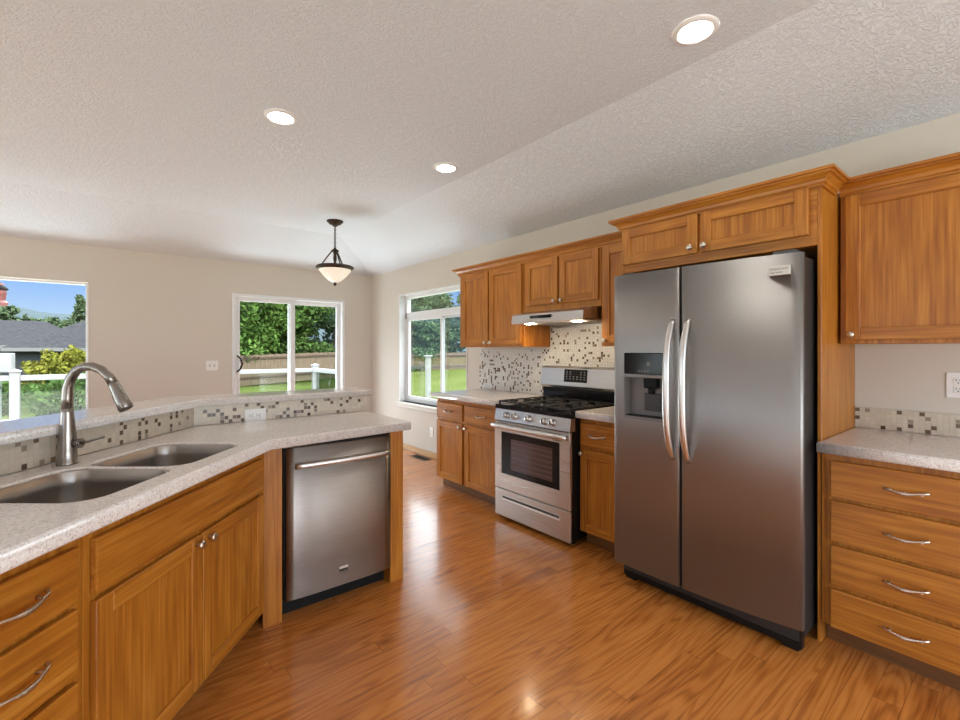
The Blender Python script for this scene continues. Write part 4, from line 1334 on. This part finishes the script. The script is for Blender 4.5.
# foliage
def leaf_mat(name, a, b, c_):
    m, t, p = new_mat(name)
    g = N(t, 'ShaderNodeTexCoord')
    n = N(t, 'ShaderNodeTexNoise', i_Scale=2.2, i_Detail=6.0, i_Roughness=0.75)
    L(t, g.outputs['Object'], n.inputs['Vector'])
    L(t, ramp(t, n.outputs['Fac'], [(0.32, a), (0.52, b), (0.70, c_)]), p.inputs['Base Color'])
    p.inputs['Roughness'].default_value = 0.8
    p.inputs['Specular IOR Level'].default_value = 0.05
    return m
M_LEAF1 = leaf_mat('broadleaf_green', (0.035, 0.075, 0.016), (0.075, 0.14, 0.030), (0.14, 0.21, 0.055))
M_LEAF2 = leaf_mat('pine_green', (0.036, 0.072, 0.034), (0.068, 0.115, 0.052), (0.12, 0.175, 0.08))
M_LEAF3 = leaf_mat('golden_shrub', (0.085, 0.095, 0.012), (0.14, 0.14, 0.02), (0.20, 0.19, 0.04))
M_LEAF4 = leaf_mat('hedge_green', (0.036, 0.074, 0.018), (0.072, 0.130, 0.032), (0.13, 0.20, 0.06))
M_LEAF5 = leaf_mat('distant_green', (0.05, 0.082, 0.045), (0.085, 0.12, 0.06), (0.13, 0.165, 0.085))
M_BARK = plain('bark', (0.11, 0.08, 0.06), 0.9, noise=0.3, nscale=12)

def cards(name, centers, size, mat, parent, seed):
    r = np.random.RandomState(seed)
    c = np.array(centers)
    n = len(c)
    u = r.normal(size=(n, 3)); u /= np.linalg.norm(u, axis=1)[:, None]
    v = r.normal(size=(n, 3)); v -= (v * u).sum(1)[:, None] * u; v /= np.linalg.norm(v, axis=1)[:, None]
    s = size * r.uniform(0.6, 1.4, (n, 1))
    P = np.stack([c - u * s, c - v * s * 0.5 , c + u * s, c + v * s * 0.5], 1).reshape(-1, 3)
    me = bpy.data.meshes.new(name)
    me.from_pydata(P.tolist(), [], [(4 * i, 4 * i + 1, 4 * i + 2, 4 * i + 3) for i in range(n)])
    me.materials.append(mat)
    o = bpy.data.objects.new(name, me)
    COL.objects.link(o)
    o.parent = parent
    return o

def broad_tree(label, x, y, z, h, w, n, mat, seed, size=0.16, name='leafy_tree', group=None, low=0.12):
    r = np.random.RandomState(seed)
    t = thing(name, label, 'tree', (x, y, z), 0, group)
    mb = MB(); mb.tube([(0, 0, -0.1), (0.05, 0, h * 0.3), (-0.05, 0.05, h * 0.75)], [0.16 * w / 3, 0.12 * w / 3, 0.04], 8); mb.build('trunk', M_BARK, t)
    cl = []
    for i in range(84):
        a = r.uniform(0, 2 * PI); zz = r.uniform(low, 0.95)
        rad = w * 0.5 * math.sqrt(max(0.05, 1 - ((zz - 0.45) / 0.58) ** 2)) * r.uniform(0.35, 1.0)
        cl.append((rad * math.cos(a), rad * math.sin(a), h * zz, w * r.uniform(0.13, 0.22)))
    pts = []
    for i in range(n):
        q = cl[r.randint(len(cl))]
        d = r.normal(size=3); d /= np.linalg.norm(d)
        rr = q[3] * r.uniform(0.55, 1.0)
        pts.append((q[0] + d[0] * rr, q[1] + d[1] * rr, q[2] + d[2] * rr * 0.8))
    cards('foliage', pts, size, mat, t, seed + 1)
    return t

def conifer(label, x, y, z, h, w, n, mat, seed, size=0.16, group=None, low=0.12, name='pine_tree'):
    r = np.random.RandomState(seed)
    t = thing(name, label, 'tree', (x, y, z), 0, group)
    mb = MB(); mb.tube([(0, 0, -0.1), (0, 0, h * 0.5), (0, 0, h * 0.97)], [0.045 * w, 0.03 * w, 0.01], 8); mb.build('trunk', M_BARK, t)
    pts = []
    nb = 60
    br = []
    for i in range(nb):
        f = low + (1 - low) * (i / nb) ** 0.9
        br.append((f, r.uniform(0, 2 * PI), w * 0.5 * (1 - f) ** 0.8 * r.uniform(0.65, 1.1) + 0.1))
    for i in range(n):
        f, a, ln = br[r.randint(nb)]
        s = r.uniform(0.1, 1) ** 0.7
        zz = h * f + 0.12 * ln * s - 0.25 * ln * s * s
        sp = 0.16 * ln * s + 0.08
        pts.append((ln * s * math.cos(a) + r.normal() * sp, ln * s * math.sin(a) + r.normal() * sp, zz + r.normal() * 0.10))
    cards('foliage', pts, size, mat, t, seed + 1)
    return t

broad_tree('dense leafy tree filling the left pane of the sliding door', 5.2, 29.4, GZ, 8.0, 5.4, 20000, M_LEAF1, 11, 0.13, low=0.04)
broad_tree('dense leafy tree behind the middle stile of the sliding door', 7.8, 32.0, GZ, 8.6, 5.0, 20000, M_LEAF1, 14, 0.13, low=0.04)
broad_tree('lighter green leafy tree filling the right pane of the sliding door', 10.3, 31.6, GZ, 8.2, 4.6, 20000, M_LEAF4, 12, 0.13, low=0.04)
broad_tree('bluish green tree at the right edge of the sliding door glass', 13.0, 33.0, GZ, 8.0, 4.2, 14000, M_LEAF2, 13, 0.13, low=0.04)
conifer('tall pine left of the transom in the right window', 16.2, 27.8, -0.2, 7.4, 5.4, 20000, M_LEAF2, 21, 0.12, low=0.04)
conifer('shorter pine right of the mullion in the right window', 20.4, 26.2, 0.0, 6.2, 5.0, 18000, M_LEAF2, 22, 0.12, low=0.03)
broad_tree('light green bushy tree at the left side of the right window', 13.6, 29.2, -0.3, 5.0, 3.0, 12000, M_LEAF4, 23, 0.12, low=0.04)
conifer('pine showing in the gap beside the tall pine through right window', 24.0, 27.5, 0.0, 5.6, 5.0, 14000, M_LEAF2, 24, 0.12, low=0.03)
broad_tree('dark leafy tree filling the gap behind both pines in the right window', 19.8, 30.6, 0.0, 5.6, 5.4, 16000, M_LEAF2, 25, 0.14, low=0.02)
# white vinyl post in the right window
vp = thing('vinyl_post', 'white vinyl post standing on the lawn beyond the right window', 'post', (9.86, 15.4, gz(9.86, 0)))
mb = MB(); mb.box(-0.085, 0.085, -0.085, 0.085, 0, 1.64, 0.006); mb.build('post_shaft', M_VINYLX, vp)
mb = MB(); mb.box(-0.13, 0.13, -0.13, 0.13, 1.64, 1.70, 0.01); mb.build('post_cap', M_VINYLX, vp)

def shrub(label, x, y, z, h, w, n, mat, seed, size=0.07):
    r = np.random.RandomState(seed)
    t = thing('garden_shrub', label, 'shrub', (x, y, z))
    for k in range(5):
        a = k * 1.3
        mb = MB(); mb.tube([(0, 0, -0.05), (0.12 * w * math.cos(a), 0.12 * w * math.sin(a), h * 0.3), (0.28 * w * math.cos(a), 0.28 * w * math.sin(a), h * 0.72)], [0.025, 0.018, 0.006], 6); mb.build('stem', M_BARK, t)
    pts = []
    for i in range(n):
        d = r.normal(size=3); d /= np.linalg.norm(d)
        rr = r.uniform(0.55, 1.0) * (1 + 0.16 * math.sin(d[0] * 9 + d[2] * 7))
        pts.append((d[0] * rr * w / 2, d[1] * rr * w / 2, max(0.03, h * 0.5 + d[2] * rr * h * 0.5)))
    cards('foliage', pts, size, mat, t, seed + 1)
shrub('golden yellow-green shrub beyond the deck in the picture window', -1.05, 21.4, GZ, 1.95, 2.3, 5200, M_LEAF3, 31, 0.085)
shrub('lower green hedge shrub in front of the golden shrub', -0.75, 17.6, GZ, 1.25, 2.0, 4200, M_LEAF4, 32, 0.075)
shrub('small green shrub left of the golden shrub in the picture window', -2.6, 19.6, GZ, 1.1, 1.4, 2600, M_LEAF4, 33, 0.07)

# neighbour's houses
M_SIDING = plain('blue_grey_siding', (0.044, 0.048, 0.054), 0.9, spec=0.0)
M_ROOF = plain('grey_shingles', (0.042, 0.042, 0.047), 0.95, spec=0.0, noise=0.25, nscale=6)
M_FASCIA = plain('white_fascia', (0.16, 0.16, 0.16), 0.6)
def house(label, x0, x1, y0, y1, ze, zr, hip, z0=-0.9, ov=0.4):
    t = thing('neighbour_house', label, 'house', ((x0 + x1) / 2, (y0 + y1) / 2, z0))
    t_l = Vector(t.location)
    def q(x, y, z): return (x - t_l.x, y - t_l.y, z - t_l.z)
    mb = MB(); mb.box(x0 - t_l.x, x1 - t_l.x, y0 - t_l.y, y1 - t_l.y, 0, ze - z0); mb.build('walls', M_SIDING, t)
    mb = MB(); mb.box(x0 - ov - t_l.x, x1 + ov - t_l.x, y0 - ov - t_l.y, y1 + ov - t_l.y, ze - z0 - 0.02, ze - z0 + 0.16); mb.build('fascia', M_FASCIA, t)
    mb = MB()
    ym = (y0 + y1) / 2
    b = [mb.bm.verts.new(q(x, y, ze + 0.16)) for x, y in ((x0 - ov, y0 - ov), (x1 + ov, y0 - ov), (x1 + ov, y1 + ov), (x0 - ov, y1 + ov))]
    r0 = mb.bm.verts.new(q(x0 + hip, ym, zr)); r1 = mb.bm.verts.new(q(x1 - hip, ym, zr))
    f = mb.bm.faces.new
    f([b[0], b[1], r1, r0]); f([b[1], b[2], r1]); f([b[2], b[3], r0, r1]); f([b[3], b[0], r0]); f(b[::-1])
    rf = mb.build('roof', M_ROOF, t)
    mb = MB(); mb.tube([q(x0 + hip * 0.9, ym - 2.0, ze + 0.9), q(x0 + hip * 0.9, ym - 2.0, zr - 0.1)], 0.07, 8); mb.build('vent_pipe', M_FASCIA, rf)
house('grey-roofed single-storey house behind the golden shrub', -3.75, 5.4, 33.2, 43.0, 1.28, 3.5, 3.3)
house('farther grey-roofed house with only its roof above the nearer one', -16.0, -0.8, 47.0, 57.0, 1.5, 3.7, 3.2)

# distant trees and hill seen in the picture window
far = [(-6.1, 68, 5.6), (-7.0, 66, 5.9), (-5.0, 70, 5.7), (-7.9, 64, 6.8), (-4.1, 66, 5.8), (-2.9, 72, 6.6), (-2.35, 68, 8.4), (-8.7, 70, 6.6)]
names_ = ['rounded distant tree beyond the far house, third from the right', 'low distant tree above the far roof in the picture window',
          'distant tree between two roofs in the picture window', 'distant tree at the left edge behind the far house',
          'distant pale tree beyond the nearer roof ridge', 'distant tree left of the tallest pine on the skyline', 'tallest distant pine on the skyline above the grey roof', 'distant tree tucked behind the hanging feeder']
for i, (x, y, h) in enumerate(far):
    if i in (5, 6): conifer(names_[i], x, y, -1.0, h, 2.4, 2500, M_LEAF5, 50 + i, 0.22, 'trees on the skyline')
    else: broad_tree(names_[i], x, y, -1.0, h, 3.2, 2500, M_LEAF5, 50 + i, 0.24, group='trees on the skyline')
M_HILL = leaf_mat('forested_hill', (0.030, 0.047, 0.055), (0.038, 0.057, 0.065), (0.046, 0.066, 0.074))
mb = MB()
r_ = random.Random(3)
prev = None
nx, ny = 90, 6
hv = []
for i in range(nx + 1):
    row = []
    a = i / nx
    crest = 46 + 7 * math.sin(a * 9.0) + 4 * math.sin(a * 23 + 1) + r_.uniform(-1.5, 1.5)
    for j in range(ny + 1):
        f = j / ny
        row.append(mb.bm.verts.new((-420 + 1000 * a, 420 + 260 * f, -3 + crest * (1 - (1 - f) ** 2) + r_.uniform(-1, 1) * (1 if 0 < j else 0))))
    hv.append(row)
for i in range(nx):
    for j in range(ny):
        mb.bm.faces.new([hv[i][j], hv[i + 1][j], hv[i + 1][j + 1], hv[i][j + 1]]).smooth = True
o = struct('hillside', mb, M_HILL)
